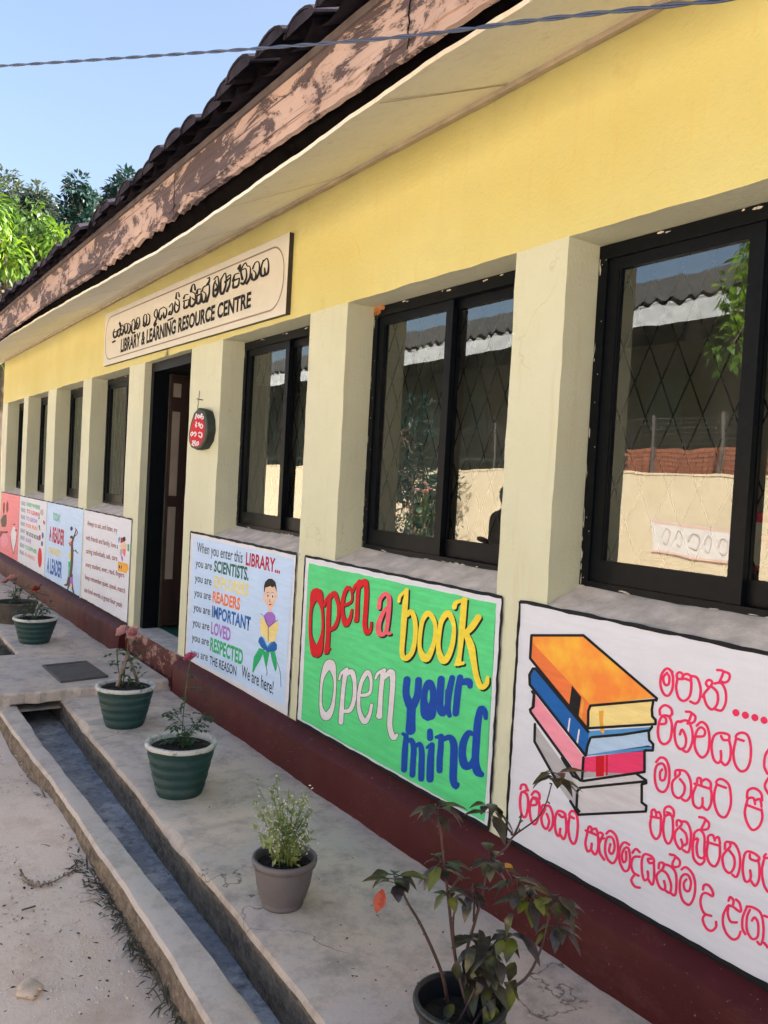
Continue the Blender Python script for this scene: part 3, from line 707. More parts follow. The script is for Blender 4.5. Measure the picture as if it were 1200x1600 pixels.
def mural(label, x0, x1, mat, border=(1, 1, 1, 1), z0=None, z1=None, bw=.013, margin=None, inner=None):
    z0 = z0 or ZP+.002; z1 = z1 or ZS-.004
    m = empty('painted_mural', ((x0+x1)/2, 0, z0), label, 'mural', 'painted panels under the library windows')
    bm = B(); n = 24; w = wobble(int(x0*100) % 97+3, .004)
    # board with a slightly uneven edge
    pts = [(x0+(x1-x0)*i/n, z0+w(x0+i*.1)) for i in range(n+1)] + [(x1-(x1-x0)*i/n, z1+w(x1-i*.13)) for i in range(n+1)]
    f = [bm.verts.new((a, -.006, b)) for a, b in pts]; g = [bm.verts.new((a, .0005, b)) for a, b in pts]
    bmesh.ops.triangulate(bm, faces=[bm.faces.new(f)])
    for i in range(len(f)): j = (i+1) % len(f); bm.faces.new((f[i], g[i], g[j], f[j]))
    obj('panel', bm, mat, m)
    if any(border):
        bm = B(); w1, w2, w3 = wobble(61, .004), wobble(62, .004), wobble(63, .004)
        def band(p, q, hor):
            k = 40; vs = []
            for i in range(k+1):
                t = i/k; c = p+(q-p)*t
                d = Vector((0, 0, 1)) if hor else Vector((1, 0, 0)); e = bw/2
                vs.append((bm.verts.new(c+d*(e+w1(t*9+p.x))), bm.verts.new(c+Vector((0, -.001, 0))), bm.verts.new(c-d*(e+w2(t*7+p.x)))))
            for a, b in zip(vs, vs[1:]): bm.faces.new((a[0], b[0], b[1], a[1])); bm.faces.new((a[1], b[1], b[2], a[2]))
        yb = -.0068
        if border[0]: band(Vector((x0, yb, z1)), Vector((x1, yb, z1)), True)
        if border[1]: band(Vector((x1, yb-.0002, z0)), Vector((x1, yb-.0002, z1)), False)
        bw *= 1.7
        if border[2]: band(Vector((x0, yb-.0004, z0+.004)), Vector((x1, yb-.0004, z0+.004)), True)
        bw /= 1.7
        if border[3]: band(Vector((x0, yb-.0006, z0)), Vector((x0, yb-.0006, z1)), False)
        obj('border', bm, M['p_black'], m)
    if inner:
        bm = B(); k = 30; wv = wobble(71, .004); q = [at(*p, -.0064) for p in margin]; pts = []
        for i in range(4):
            a, b = q[i], q[(i+1) % 4]
            for j in range(k):
                c = a+(b-a)*(j/k); d = wv(j*.3+i*5); c.x += d if i % 2 else 0; c.z += 0 if i % 2 else d; pts.append(c)
        bmesh.ops.triangulate(bm, faces=[bm.faces.new([bm.verts.new(p) for p in pts])])
        obj('field', bm, inner, m)
    return m
Y1, Y2, Y3 = -.0069, -.0072, -.0077

# mural 1, nearest: the stack of books
m1 = mural('white panel with a painted stack of four books and pink Sinhala lettering', -2.441, -.95, M['paint_white'], (1, 1, 1, 1), bw=.014)
bo, bs = (800, 970), 4.615
def bk(name, fills, parent=m1):
    bm = B(); mats = []
    for i, (mt, pts) in enumerate(fills):
        if mt not in mats: mats.append(mt)
        poly(bm, X(bo, bs, pts), -.0063-.00005*i, mats.index(mt))
    return obj(name, bm, [M[k] for k in mats], parent)
bk('grey_book', [('p_grey', [(165, 745), (340, 990), (470, 1130), (480, 1390), (300, 1140), (165, 880)]), ('p_grey', [(385, 1080), (900, 1105), (965, 1160), (470, 1215), (470, 1390), (380, 1200)]), ('p_lightgrey', [(430, 1135), (900, 1108), (960, 1155), (480, 1195)]), ('p_lightgrey', [(475, 1212), (945, 1170), (935, 1320), (965, 1335), (962, 1372), (475, 1392), (462, 1350)])])
bk('pink_book', [('p_lightpink', [(150, 510), (520, 985), (505, 1140), (135, 660), (160, 620), (165, 560)]), ('p_hotpink', [(515, 985), (950, 935), (955, 1085), (510, 1150)]), ('p_deepred', [(605, 977), (665, 970), (662, 1120), (605, 1130)]), ('p_deepred', [(678, 967), (692, 965), (690, 1114), (676, 1116)])])
bk('blue_book', [('p_bookblue', [(170, 340), (560, 800), (530, 975), (128, 470), (122, 385), (140, 350)]), ('p_midblue', [(555, 795), (1010, 765), (985, 800), (560, 845), (525, 960), (545, 975), (1020, 935), (1020, 905), (540, 960)]), ('p_paleblue', [(560, 850), (980, 797), (985, 860), (1010, 895), (545, 965)]), ('p_lilacwhite', [(412, 700), (422, 702), (408, 815), (398, 800)]), ('p_lilacwhite', [(480, 780), (490, 785), (475, 890), (463, 880)])])
bk('yellow_book', [('p_orange', [(140, 125), (575, 605), (550, 780), (130, 270)]), ('p_bookorange', [(145, 115), (515, 108), (1035, 555), (570, 608), (150, 160)]), ('p_pageyellow', [(565, 610), (1012, 568), (1005, 640), (1015, 700), (1035, 745), (560, 775), (552, 700)]), ('p_black', [(432, 465), (500, 550), (478, 700), (412, 610)]), ('p_ochre', [(505, 560), (520, 575), (500, 730), (488, 715)]), ('p_ochre', [(625, 650), (662, 648), (655, 720), (668, 800), (655, 815), (640, 800), (630, 720)])])
ol = [[(140, 105), (515, 105), (1045, 560), (1040, 575)], [(140, 105), (130, 270), (545, 780)], [(1040, 570), (565, 612), (550, 650), (548, 775), (1035, 745), (1035, 715), (1012, 690), (1008, 640), (1020, 570)],
      [(180, 345), (150, 345), (125, 390), (128, 460), (530, 972)], [(170, 345), (550, 800)], [(1010, 765), (985, 800), (990, 860), (1018, 890), (1015, 935), (960, 935)], [(575, 840), (800, 820), (985, 790)], [(530, 972), (545, 900), (565, 845)],
      [(145, 510), (160, 530), (155, 620), (130, 640), (135, 660), (490, 1150), (515, 1155), (955, 1090), (955, 940)], [(515, 985), (505, 1145)], [(165, 745), (162, 870), (290, 1100), (330, 1160)], [(420, 1300), (480, 1398), (965, 1375), (968, 1335), (935, 1310), (935, 1180), (968, 1170), (965, 1150), (900, 1105)],
      [(960, 1158), (490, 1205), (470, 1230), (465, 1350), (485, 1375)], [(500, 1150), (440, 1120), (360, 990)]]
bm = B()
for s in ol:
    seg = X(bo, bs, Wd(s, 19))
    for a, b in zip(seg, seg[1:]): ribbon(bm, [a, b], Y2)
obj('book_outline', bm, M['p_black'], m1)
w = 25
S1 = [[(300,180),(250,145),(200,200),(190,300),(220,380),(265,395),(300,330),(305,230),(290,170)], [(250,185),(215,230),(230,295),(265,290),(270,220),(245,190)],
 [(345,240),(340,200),(365,180),(395,200),(390,245)], [(395,215),(430,195),(468,215),(470,260)], [(345,245),(410,240),(470,260)], [(345,245),(335,330),(360,420),(410,445),(460,400),(475,300),(470,250)],
 [(480,215),(530,235),(560,330),(550,430),(515,470),(465,450)], [(625,310),(610,285),(625,255),(655,255),(665,290),(600,370),(580,410)], [(590,390),(600,440),(625,495),(670,525),(715,470),(715,370),(660,310)], [(690,285),(750,280),(790,350),(795,450),(765,525),(735,535),(690,520)],
 [(715,160),(770,172),(745,250),(730,275)], [(770,172),(825,195),(825,245),(790,275),(740,262)],
 [(185,660),(235,655),(240,610),(205,590),(178,640),(165,740),(185,820),(230,845),(280,800),(295,680),(275,600),(240,580),(200,585)], [(185,570),(185,520),(230,485),(285,515),(295,570),(265,590)],
 [(380,640),(340,640),(320,720),(330,830),(370,890),(415,870),(425,790),(390,710),(370,755)], [(360,640),(440,630),(482,720),(482,830),(440,915),(395,900)], [(425,545),(475,557),(450,640),(440,655)], [(475,557),(512,590),(500,640),(450,655)],
 [(520,775),(590,770),(600,720),(560,690),(520,740),(505,850),(530,930),(580,970),(630,910),(642,780),(620,680),(570,640),(525,675)],
 [(750,770),(770,805),(820,805),(825,765),(780,745),(720,745),(680,780),(662,870),(680,980),(720,1020),(748,990),(748,910)], [(745,1000),(790,1040),(830,990),(840,890),(822,800)],
 [(960,815),(890,790),(900,755),(950,740),(1000,770),(1025,870),(1020,1000),(985,1080),(930,1095),(880,1030),(865,920),(890,790)],
 [(1195,890),(1160,950),(1150,1050),(1180,1120)], [(1195,1150),(1155,1230),(1190,1310)],
 [(150,1010),(190,970),(240,990),(270,1080),(265,1210),(225,1285),(170,1270),(140,1190),(140,1090),(165,1035),(215,1030),(240,1100),(225,1175),(190,1175),(185,1110),(205,1080)],
 [(325,1140),(330,1090),(362,1090),(368,1125),(310,1180),(295,1230),(310,1310),(360,1345),(405,1300),(412,1230),(370,1170)], [(360,1085),(420,1100),(465,1180),(470,1310),(430,1370),(390,1355)],
 [(525,1210),(535,1160),(562,1165),(567,1220)], [(505,1212),(655,1262)], [(567,1195),(610,1170),(652,1200),(655,1250)], [(520,1230),(490,1310),(495,1400),(540,1440),(575,1415),(578,1345)], [(577,1420),(620,1455),(655,1400),(662,1300),(645,1250)],
 [(795,1250),(710,1215),(715,1180),(760,1170),(820,1220),(840,1320),(835,1430),(790,1520),(730,1500),(690,1400),(690,1290),(712,1215)],
 [(985,1400),(970,1480),(990,1570),(1040,1640),(1100,1610),(1132,1530),(1125,1450)], [(985,1405),(1000,1350),(1050,1345),(1065,1400)], [(1060,1370),(1110,1355),(1125,1425)], [(980,1405),(1125,1460)], [(990,1340),(1000,1275),(1060,1255),(1120,1300),(1130,1365)]]
S2 = [[(108,215),(110,160),(135,150),(152,190),(150,215)], [(100,215),(195,232)], [(152,185),(178,172),(197,215)], [(105,215),(95,300),(115,390),(155,425),(190,370),(197,232)],
 [(230,215),(217,320),(230,420),(265,470),(300,420),(310,310),(300,215),(265,198),(232,215)], [(228,205),(232,140),(275,120),(315,160),(315,215)], [(255,175),(285,188)],
 [(345,300),(345,255),(375,253),(390,290),(335,350),(325,400),(335,460),(375,520),(400,485),(385,430)], [(400,490),(440,465),(430,380),(385,330)], [(380,260),(440,272),(475,360),(470,480),(450,550),(405,530)],
 [(535,420),(508,430),(510,370),(560,340),(602,400),(602,530),(600,600),(545,590),(530,500),(545,430)], [(508,400),(493,500),(505,610),(560,665),(602,635),(600,590)], [(555,220),(612,240),(580,320),(570,340)], [(612,240),(647,280),(635,330),(585,340)],
 [(638,450),(640,400),(680,388),(702,440)], [(630,455),(748,490)], [(700,425),(735,408),(750,470)], [(638,460),(625,560),(650,650),(705,680),(745,600),(748,490)],
 [(795,520),(800,460),(830,453),(848,490),(790,560),(772,610),(790,700),(840,745),(882,690),(882,600),(838,535)], [(830,453),(890,475),(932,570),(935,690),(905,780),(865,760)],
 [(1030,570),(1035,612),(1100,632),(1118,600),(1060,555),(1000,545),(973,600),(963,720),(985,820),(1020,820),(1038,780),(1032,720)], [(1035,812),(1080,865),(1115,800),(1118,680),(1105,622)],
 [(1197,605),(1160,595),(1180,568)], [(1165,610),(1143,720),(1160,850),(1197,920)],
 [(105,612),(72,612),(90,652),(132,640),(110,590),(45,568),(18,620),(18,730),(40,812),(75,790),(72,730)], [(75,800),(115,855),(132,780),(130,660)],
 [(175,700),(182,650),(220,653),(215,700),(165,750),(155,790),(180,870),(220,902),(237,880),(225,820)], [(235,905),(280,930),(290,850),(250,750),(200,718)], [(220,660),(290,685),(335,750),(340,880),(325,955),(285,930)], [(280,570),(332,588),(305,650),(310,690)], [(332,588),(372,630),(365,680),(312,690)]]
S3 = [[(80,135),(90,98),(125,100),(140,145),(110,160)], [(135,130),(150,150)], [(140,185),(92,165),(75,260),(88,370),(122,402),(146,330),(150,230),(135,185)],
 [(185,290),(228,282),(228,240),(200,225),(178,250),(165,330),(180,430),(215,468),(247,400),(257,290),(240,230),(195,215)], [(185,190),(215,158),(255,185),(258,230)],
 [(275,370),(280,300),(308,288),(305,340),(275,400),(288,480),(325,510),(347,440),(325,370)], [(310,297),(350,297),(382,380),(378,480),(350,527)],
 [(440,375),(470,402),(502,380),(470,348),(425,350),(403,430),(410,540),(440,578),(452,510)], [(450,562),(485,608),(507,540),(507,430),(495,380)],
 [(580,412),(537,382),(560,343),(602,370),(617,470),(605,600),(580,652),(545,610),(528,500),(540,395)],
 [(705,540),(722,488),(745,500),(745,542)], [(690,525),(802,572)], [(750,522),(785,508),(807,560)], [(705,550),(688,650),(710,722),(740,700),(747,650)], [(745,712),(780,752),(807,690),(807,580)], [(825,545),(852,560),(835,610),(815,660),(825,740),(865,800)], [(830,602),(860,600)],
 [(885,555),(920,528),(970,570),(992,650),(987,760),(950,832),(900,800),(873,720),(880,620),(905,585),(945,600),(962,680),(940,745),(910,720),(922,655)],
 [(1100,660),(1050,638),(1010,700),(1008,810),(1050,902),(1092,890),(1107,790),(1090,690),(1055,695),(1030,760),(1045,825),(1070,800),(1068,725)],
 [(1130,735),(1160,698),(1197,730)], [(1197,772),(1140,778),(1118,850),(1140,920),(1187,950)], [(1150,940),(1118,990),(1150,1050),(1197,1062)]]
S4 = [[(390,112),(430,90),(490,150),(517,250),(505,370),(460,442),(400,400),(373,300),(380,200),(410,160),(450,165),(477,230),(460,312),(420,300),(410,240),(435,205)],
 [(590,300),(600,258),(640,258),(677,310),(682,362),(620,332),(580,350),(567,430),(600,520),(668,547)], [(610,535),(587,580),(620,660),(670,687),(712,650),(712,602)],
 [(830,405),(845,368),(875,400),(872,440)], [(900,393),(935,430),(942,508),(870,460),(830,448)], [(830,450),(823,530),(850,600),(908,607)], [(820,458),(783,530),(778,620),(810,710),(870,767),(920,750),(942,695)],
 [(1000,468),(963,560),(960,660),(987,718)], [(1050,590),(1075,560),(1107,620),(1102,740),(1050,762),(1003,680),(1003,560),(1030,490)], [(1000,458),(1060,468),(1130,520),(1157,640),(1152,760),(1130,817),(1100,790)], [(1165,545),(1197,557)], [(1165,800),(1197,842)]]
lt = [X((1000, 1020), 5.925, Wd(s, w)) for s in S1]
for (cx, cy) in ((888, 555), (975, 578), (1063, 600), (1148, 625)): lt.append(X((1000, 1020), 5.925, [(cx-3, cy-4, 62), (cx+3, cy+4, 62)]))
for a_, b_ in ((0, 12), (12, 23), (23, len(lt)-4)): strokes('lettering', M['p_magenta'], m1, lt[a_:b_] + (lt[-4:] if a_ == 0 else []), Y1)
strokes('lettering', M['p_magenta'], m1, [X((1000, 1240), 6, Wd(s, w)) for s in S2] + [X((800, 1210), 6, Wd(s, w)) for s in S3] + [X((1000, 1340), 6, Wd(s, w)) for s in S4], Y1)

# mural 2: open a book
m2 = mural('green panel with a white margin reading Open a book, open your mind', -4.240, -2.545, M['paint_white'], (1, 1, 1, 1), bw=.014,
           margin=[(482.5, 880), (775.5, 943), (757, 1284), (470.8, 1124)], inner=M['paint_green'])
def lets(name, mat, o, s, lst, outline=None, grow=0, shift=(0, 0)):
    L_ = [X(o, s, q) for q in lst]
    p = strokes(name, M[mat], m2, L_, Y3)
    if outline: strokes('lettering_outline', M[outline], m2, L_, Y2, grow=grow, shift=shift)
    return p
RO = [[(183,278,130),(240,420,45),(255,600,30),(245,780,42),(183,975,115),(115,800,42),(108,600,35),(125,420,45),(183,278,130)],
 [(275,425,25),(290,365,35),(340,290,30)], [(335,310,40),(322,500,52),(315,800,52),(300,960,62)], [(340,330,40),(390,275,55),(435,400,42),(437,550,38),(400,665,50),(345,705,40)], [(290,975,30),(335,925,30)],
 [(490,425,30),(550,400,36),(595,360,28),(590,250,28),(545,212,48),(495,330,46),(487,500,46),(525,640,62),(578,560,42),(595,470,26)],
 [(610,262,22),(630,195,34),(688,130,36)], [(678,150,48),(662,350,46),(655,540,50),(648,590,58)], [(690,200,40),(748,135,62),(768,250,56),(760,450,56),(748,650,56),(775,742,52),(815,705,36),(825,620,28)]]
lets('lettering', 'p_red', (470, 890), 7.5, RO, 'p_black', .7, (.9, .9))
lets('lettering', 'p_coral', (470, 890), 7.5, [[(915,445,50),(928,350,48),(985,285,48),(1030,320,54),(1032,450,54),(1018,600,54),(1005,735,46),(1045,745,40)], [(1010,440,30),(955,520,50),(912,640,62),(918,745,66),(970,755,48),(1010,705,30)]], 'p_black', .0, (2.4, 2.6))
YB = [[(92,280,36),(105,225,36),(160,170,32),(180,145,30)], [(182,150,40),(160,350,62),(142,600,60),(128,850,52),(168,908,62),(238,840,52),(272,680,50),(272,500,50),(230,392,55),(185,430,50)],
 [(420,412,62),(490,520,46),(487,700,46),(430,870,66),(378,905,88),(325,800,48),(328,640,46),(355,490,50),(420,412,62)],
 [(640,412,70),(698,540,46),(690,720,52),(640,880,62),(580,930,80),(530,800,52),(543,600,50),(572,480,56),(640,412,70)],
 [(705,345,52),(730,290,46),(840,258,28)], [(815,265,68),(800,450,70),(785,650,62),(765,850,52),(745,960,70)], [(712,980,28),(800,962,40)], [(970,455,70),(900,560,70),(835,625,62)], [(835,640,62),(890,780,80),(920,950,66),(950,1110,62),(1000,1225,62),(1060,1190,52),(1072,1120,40)]]
lets('lettering', 'p_yellow', (610, 900), 7.06, YB, 'p_black', .0, (2.6, 2.8))
WO = [[(265,282,112),(318,420,42),(322,600,30),(290,800,52),(220,895,98),(165,800,42),(160,620,28),(185,420,46),(265,282,112)],
 [(375,462,22),(400,390,32),(465,340,40)], [(450,360,56),(420,600,46),(402,850,54),(395,965,56)], [(455,410,40),(520,372,62),(556,500,46),(548,700,46),(500,820,52),(430,835,40)],
 [(640,648,40),(700,640,42),(740,600,36),(748,470,36),(710,378,56),(640,480,46),(605,650,42),(610,830,46),(670,955,66),(728,880,42),(755,760,34)],
 [(800,452,26),(830,390,36),(905,352,42)], [(890,370,60),(865,600,52),(850,840,60),(845,890,76)], [(905,440,42),(985,375,72),(1002,500,62),(985,750,60),(968,1000,60),(1010,1145,62),(1052,1110,32)]]
lets('lettering', 'p_lilacwhite', (480, 1000), 7.5, WO, 'p_black', .85)
BL_ = [[(120,165,76),(108,330,76),(150,460,92)], [(255,172,72),(240,350,76),(190,465,92)], [(172,450,100),(165,620,98),(160,755,112)],
 [(380,205,82),(425,300,70),(420,450,84),(370,565,165),(320,440,84),(328,300,68),(380,205,82)],
 [(520,160,76),(505,350,80),(505,500,80),(540,560,70),(590,470,60),(615,300,70),(650,145,62)], [(605,300,70),(598,500,60),(618,585,48)],
 [(742,140,66),(715,300,72),(690,560,70)], [(730,205,50),(790,190,70),(845,192,82),(858,240,56)],
 [(72,800,32),(110,820,42)], [(110,825,52),(95,1000,66),(85,1220,62)], [(110,905,32),(165,872,52),(198,960,62),(190,1120,62),(182,1280,62)], [(210,955,32),(268,922,52),(292,1020,62),(288,1180,66),(285,1325,64)],
 [(388,770,60),(390,850,66)], [(355,960,28),(405,930,50)], [(412,930,58),(395,1100,76),(388,1330,78)],
 [(460,840,30),(520,830,58)], [(518,840,56),(515,950,62),(502,1100,66),(500,1230,62)], [(525,875,42),(620,842,62),(668,930,80),(665,1150,82),(660,1330,80),(690,1420,62),(715,1390,36)],
 [(890,805,42),(840,790,62),(782,900,80),(767,1050,82),(800,1170,92),(870,1160,72),(905,1080,50)], [(1042,615,40),(1030,540,62),(985,505,66),(950,650,80),(930,900,82),(920,1120,82),(945,1240,92),(990,1275,62)]]
lets('lettering', 'p_royal', (620, 1040), 7.5, BL_[:8], 'p_bookblue', .7); lets('lettering', 'p_royal', (620, 1040), 7.5, BL_[8:], 'p_bookblue', .7)

# mural 3: when you enter this library
m3 = mural('pale blue panel of coloured lines about entering the library with a painted reading boy', -6.078, -4.348, M['paint_white'], (1, 1, 0, 1), bw=.016,
           margin=[(270+90/2.759, 540+824/2.759), (270+521/2.759, 540+920/2.759), (270+480/2.759, 540+1555/2.759), (270+62/2.759, 540+1338/2.759)], inner=M['paint_blue'])
T = [("When you enter this", (104,888), (300,938), 44, 54, 'black', .006), ("LIBRARY...", (314,944), (462,982), 56, 62, 'crimson', .03),
 ("you are", (98,952), (168,968), 36, 38, 'black', .008), ("SCIENTISTS.", (177,972), (326,1012), 48, 58, 'dgreen', .035), ("you are", (95,1016), (166,1034), 36, 38, 'black', .008), ("EXPLORERS", (175,1038), (326,1080), 48, 56, 'paleyellow', .035),
 ("you are", (92,1079), (163,1098), 36, 38, 'black', .008), ("READERS", (171,1102), (289,1140), 46, 54, 'orange', .035), ("you are", (89,1142), (160,1162), 36, 38, 'black', .008), ("IMPORTANT", (168,1168), (334,1230), 50, 62, 'blue', .035),
 ("you are", (85,1207), (157,1229), 36, 38, 'black', .008), ("LOVED", (164,1240), (248,1274), 52, 58, 'violet', .035), ("you are", (82,1271), (155,1295), 36, 38, 'black', .008), ("RESPECTED", (160,1312), (301,1376), 58, 66, 'green', .035),
 ("you are", (78,1335), (150,1360), 36, 38, 'black', .008), ("THE REASON", (158,1372), (273,1424), 38, 44, 'black', .012), ("We are here!", (296,1426), (432,1504), 54, 62, 'black', .008)]
for body, a, b, h0, h1, c, bd in T: text('lettering', body, a, b, h0, h1, M['p_'+c], m3, Y1, bd, o=(270, 540), s=2.759)
def fig(name, parent, o, s, fills, lines=(), lw=5):
    bm = B(); mats = []
    for i, (mt, pts) in enumerate(fills):
        if mt not in mats: mats.append(mt)
        poly(bm, X(o, s, pts), -.0068-.00006*i, mats.index(mt))
    if lines:
        if 'p_black' not in mats: mats.append('p_black')
        for l in lines:
            ribbon(bm, X(o, s, Wd(l, lw)), -.0070-.00006*len(fills), mi=mats.index('p_black'))
    return obj(name, bm, [M[k] for k in mats], parent)
def ell(cx, cy, rx, ry, n=18, a0=0, a1=360): return [(cx+rx*math.cos(R(a0+(a1-a0)*i/n)), cy+ry*math.sin(R(a0+(a1-a0)*i/n))) for i in range(n if a1-a0 == 360 else n+1)]
fig('painted_boy', m3, (380, 880), 7.62, [('p_skin', [(300,520),(335,520),(340,610),(300,610)]), ('p_skin', ell(247,405,14,40)), ('p_skin', ell(398,390,10,30)), ('p_skin', [(252,300),(290,265),(385,270),(397,360),(385,450),(355,520),(325,553),(295,535),(265,460),(250,390)]), ('p_black', [(247,350),(247,270),(262,220),(300,185),(345,185),(385,225),(398,300),(396,350),(388,310),(375,275),(345,290),(325,272),(290,285),(265,290),(255,340)]),
 ('p_lilacwhite', ell(292,385,16,26)), ('p_black', ell(294,388,8,17)), ('p_lilacwhite', ell(350,392,16,26)), ('p_black', ell(350,396,8,17)), ('p_red', ell(321,492,17,9)),
 ('p_violet', [(245,620),(290,580),(345,582),(378,620),(388,685),(345,740),(300,765),(265,700)]), ('p_pageyellow', [(200,635),(235,650),(298,760),(298,945),(260,880),(210,845)]), ('p_pageyellow', [(425,700),(375,710),(305,765),(300,945),(375,935),(405,820)]),
 ('p_green', [(190,1010),(260,1025),(205,1150),(150,1240),(122,1305),(108,1290),(125,1120)]), ('p_green', [(228,1045),(315,1055),(275,1260),(255,1180)]), ('p_green', [(318,1045),(375,1050),(400,1150),(398,1255),(382,1295),(340,1150)]), ('p_bookblue', [(178,935),(190,890),(218,870),(250,900),(285,985),(330,940),(375,930),(402,970),(400,1030),(370,1050),(290,1058),(215,1000)]), ('p_midblue', [(218,872),(250,900),(285,985),(340,945),(360,935),(290,1010)])],
 [[(205,600),(250,640),(300,765)], [(300,765),(350,720),(415,675)], [(297,770),(297,940)], [(275,1250),(285,1300),(275,1335)], [(405,1180),(440,1300),(450,1470)], [(280,355),(305,345)], [(338,350),(362,345)], [(318,430),(312,455),(324,460)]], 5)

# murals 4 to 7, beyond the door
m4 = mural('white panel of six maroon hand lettered lines with a small painted reader, beside the door', -9.235, -7.560, M['paint_white'], (1, 1, 1, 0), bw=.013)
o4, s4 = (70, 780), 7.62
L4 = [("Always to ask, and listen, try", (505,310), (862,400), 62, 66), ("with friends and family, love a", (490,480), (870,590), 62, 66), ("caring individuals, ask, care", (490,640), (862,735), 62, 66), ("every student, ever, read, fingers", (485,800), (945,935), 62, 66), ("keep remember quiet, speak, match", (480,950), (955,1120), 62, 66), ("use kind words, a great four yeah", (470,1100), (918,1290), 62, 66)]
for body, a, b, h0, h1 in L4: text('lettering', body, a, b, h0, h1, M['p_maroon'], m4, Y1, .012, o=o4, s=s4)
fig('painted_reader', m4, o4, s4, [('p_ochre', [(870,740),(985,770),(1000,830),(970,885),(870,855)]), ('p_black', [(882,785),(895,788),(895,825),(882,820)]), ('p_black', [(908,790),(918,793),(915,830),(906,826)]), ('p_midblue', [(872,470),(890,445),(900,470),(880,530)]), ('p_crimson', [(905,455),(940,460),(945,520),(900,520)]), ('p_black', ell(945,475,18,30)), ('p_skin', ell(940,560,38,52)), ('p_coral', [(930,590),(965,600),(955,690),(930,650)]), ('p_grey', [(895,590),(930,600),(915,690),(895,660)]), ('p_violet', [(905,680),(930,680),(932,740),(915,730)]), ('p_green', [(985,530),(1005,540),(1003,625),(983,615)])])
m5 = mural('light blue panel reading Today a reader above a painted tree of children', -11.080, -9.300, M['paint_blue'], (1, 0, 1, 0), bw=.013)
for body, a, b, h0, h1, c in [("TODAY", (95,245), (185,275), 90, 95, 'teal'), ("A READER", (50,485), (230,550), 175, 185, 'crimson'), ("TOMORROW", (45,640), (185,690), 80, 90, 'paleyellow'), ("A LEADER", (22,860), (200,935), 175, 190, 'blue')]:
    text('lettering', body, a, b, h0, h1, M['p_'+c], m5, Y1, .04, o=o4, s=s4)
tr5 = strokes('painted_tree', M['p_brown'], m5, [X(o4, s4, q) for q in [[(240,1020,20),(275,1010,40),(300,900,42),(320,760,34),(325,620,32),(325,520,26),(350,440,18),(375,360,12)], [(345,1110,14),(325,1040,26),(318,900,30)], [(265,1090,14),(290,1020,24)], [(325,640,20),(350,610,10),(395,645,10)], [(320,560,14),(285,520,8)], [(350,450,10),(390,400,10),(360,345,8)], [(380,630,8),(365,600,8)]]], Y1)
fig('painted_child', m5, o4, s4, [('p_black', ell(318,350,16,26)), ('p_black', ell(318,455,18,22)), ('p_skin', ell(312,490,14,26)), ('p_coral', [(295,500),(330,505),(325,560),(290,555)]), ('p_yellow', [(285,640),(325,650),(320,710),(285,700)]), ('p_green', [(280,740),(310,745),(305,830),(282,860)]), ('p_teal', [(278,800),(300,810),(290,930),(275,920)]), ('p_violet', [(302,930),(335,925),(338,1010),(300,1005)]), ('p_skin', [(300,1005),(325,1010),(320,1075),(300,1060)])])
m6 = mural('white panel with eight short rows of many coloured lettering, left of the reader panel', -12.900, -11.110, M['paint_white'], (1, 0, 1, 0), bw=.013)
o6, s6 = (0, 765), 11.85
for (a, b, c, d), col, body in zip([((398,275),(470,300),(495,300),(740,370)), ((393,400),(470,425),(495,425),(735,505)), ((388,530),(465,555),(485,560),(690,630)), ((385,655),(462,680),(480,690),(690,760)), ((380,780),(458,805),(478,830),(720,940)), ((378,910),(455,940),(475,950),(570,1000)), ((370,1050),(450,1080),(465,1090),(680,1190)), ((365,1180),(445,1215),(455,1220),(640,1320))], ('green', 'red', 'violet', 'orange', 'black', 'violet', 'green', 'rose'), ("EVERYWHERE", "TO LEARN", "TO GROW", "FOR FUN", "THE GOOD BOOKS", "ALONE", "TOGETHER", "ALWAYS")):
    text('lettering', "READ", a, b, 70, 70, M['p_slate'], m6, Y1, .03, o=o6, s=s6); text('lettering', body, c, d, 70, 75, M['p_'+col], m6, Y1, .03, o=o6, s=s6)
fig('painted_picture', m6, o6, s6, [('p_red', ell(738,1260,38,185)), ('p_crimson', [(800,560),(835,600),(825,660),(800,620)]), ('p_bookblue', ell(790,850,18,60)), ('p_bookblue', ell(778,1000,18,50)), ('p_grey', ell(775,420,32,60)), ('p_crimson', ell(738,890,16,55)), ('p_black', ell(722,530,10,18)), ('p_black', [(712,660),(735,660),(745,760),(735,760)])])
m7 = mural('pink panel with dark leaf shapes and a white cone, last before the corner', -14.450, -12.930, M['paint_pink'], (1, 0, 1, 1), bw=.013)
fig('painted_picture', m7, o6, s6, [('p_maroon', [(60,260),(75,225),(92,270),(85,420),(65,460),(52,380)]), ('p_maroon', [(118,260),(135,205),(155,260),(155,380),(130,440),(112,360)]), ('p_brown', [(15,560),(60,470),(120,460),(125,610),(105,690),(30,690)]), ('p_lightpink', ell(80,950,70,130)), ('p_maroon', [(0,770),(60,770),(55,800),(0,890)]), ('p_lilacwhite', [(195,830),(240,690),(275,690),(300,800),(295,950),(245,1180),(200,950)]), ('p_black', ell(262,645,20,12)), ('p_black', ell(296,755,15,20)), ('p_black', [(60,775),(140,770),(148,800),(62,805)])], [[(195,850),(205,960),(245,1190)], [(300,850),(295,960),(247,1190)]], 7)

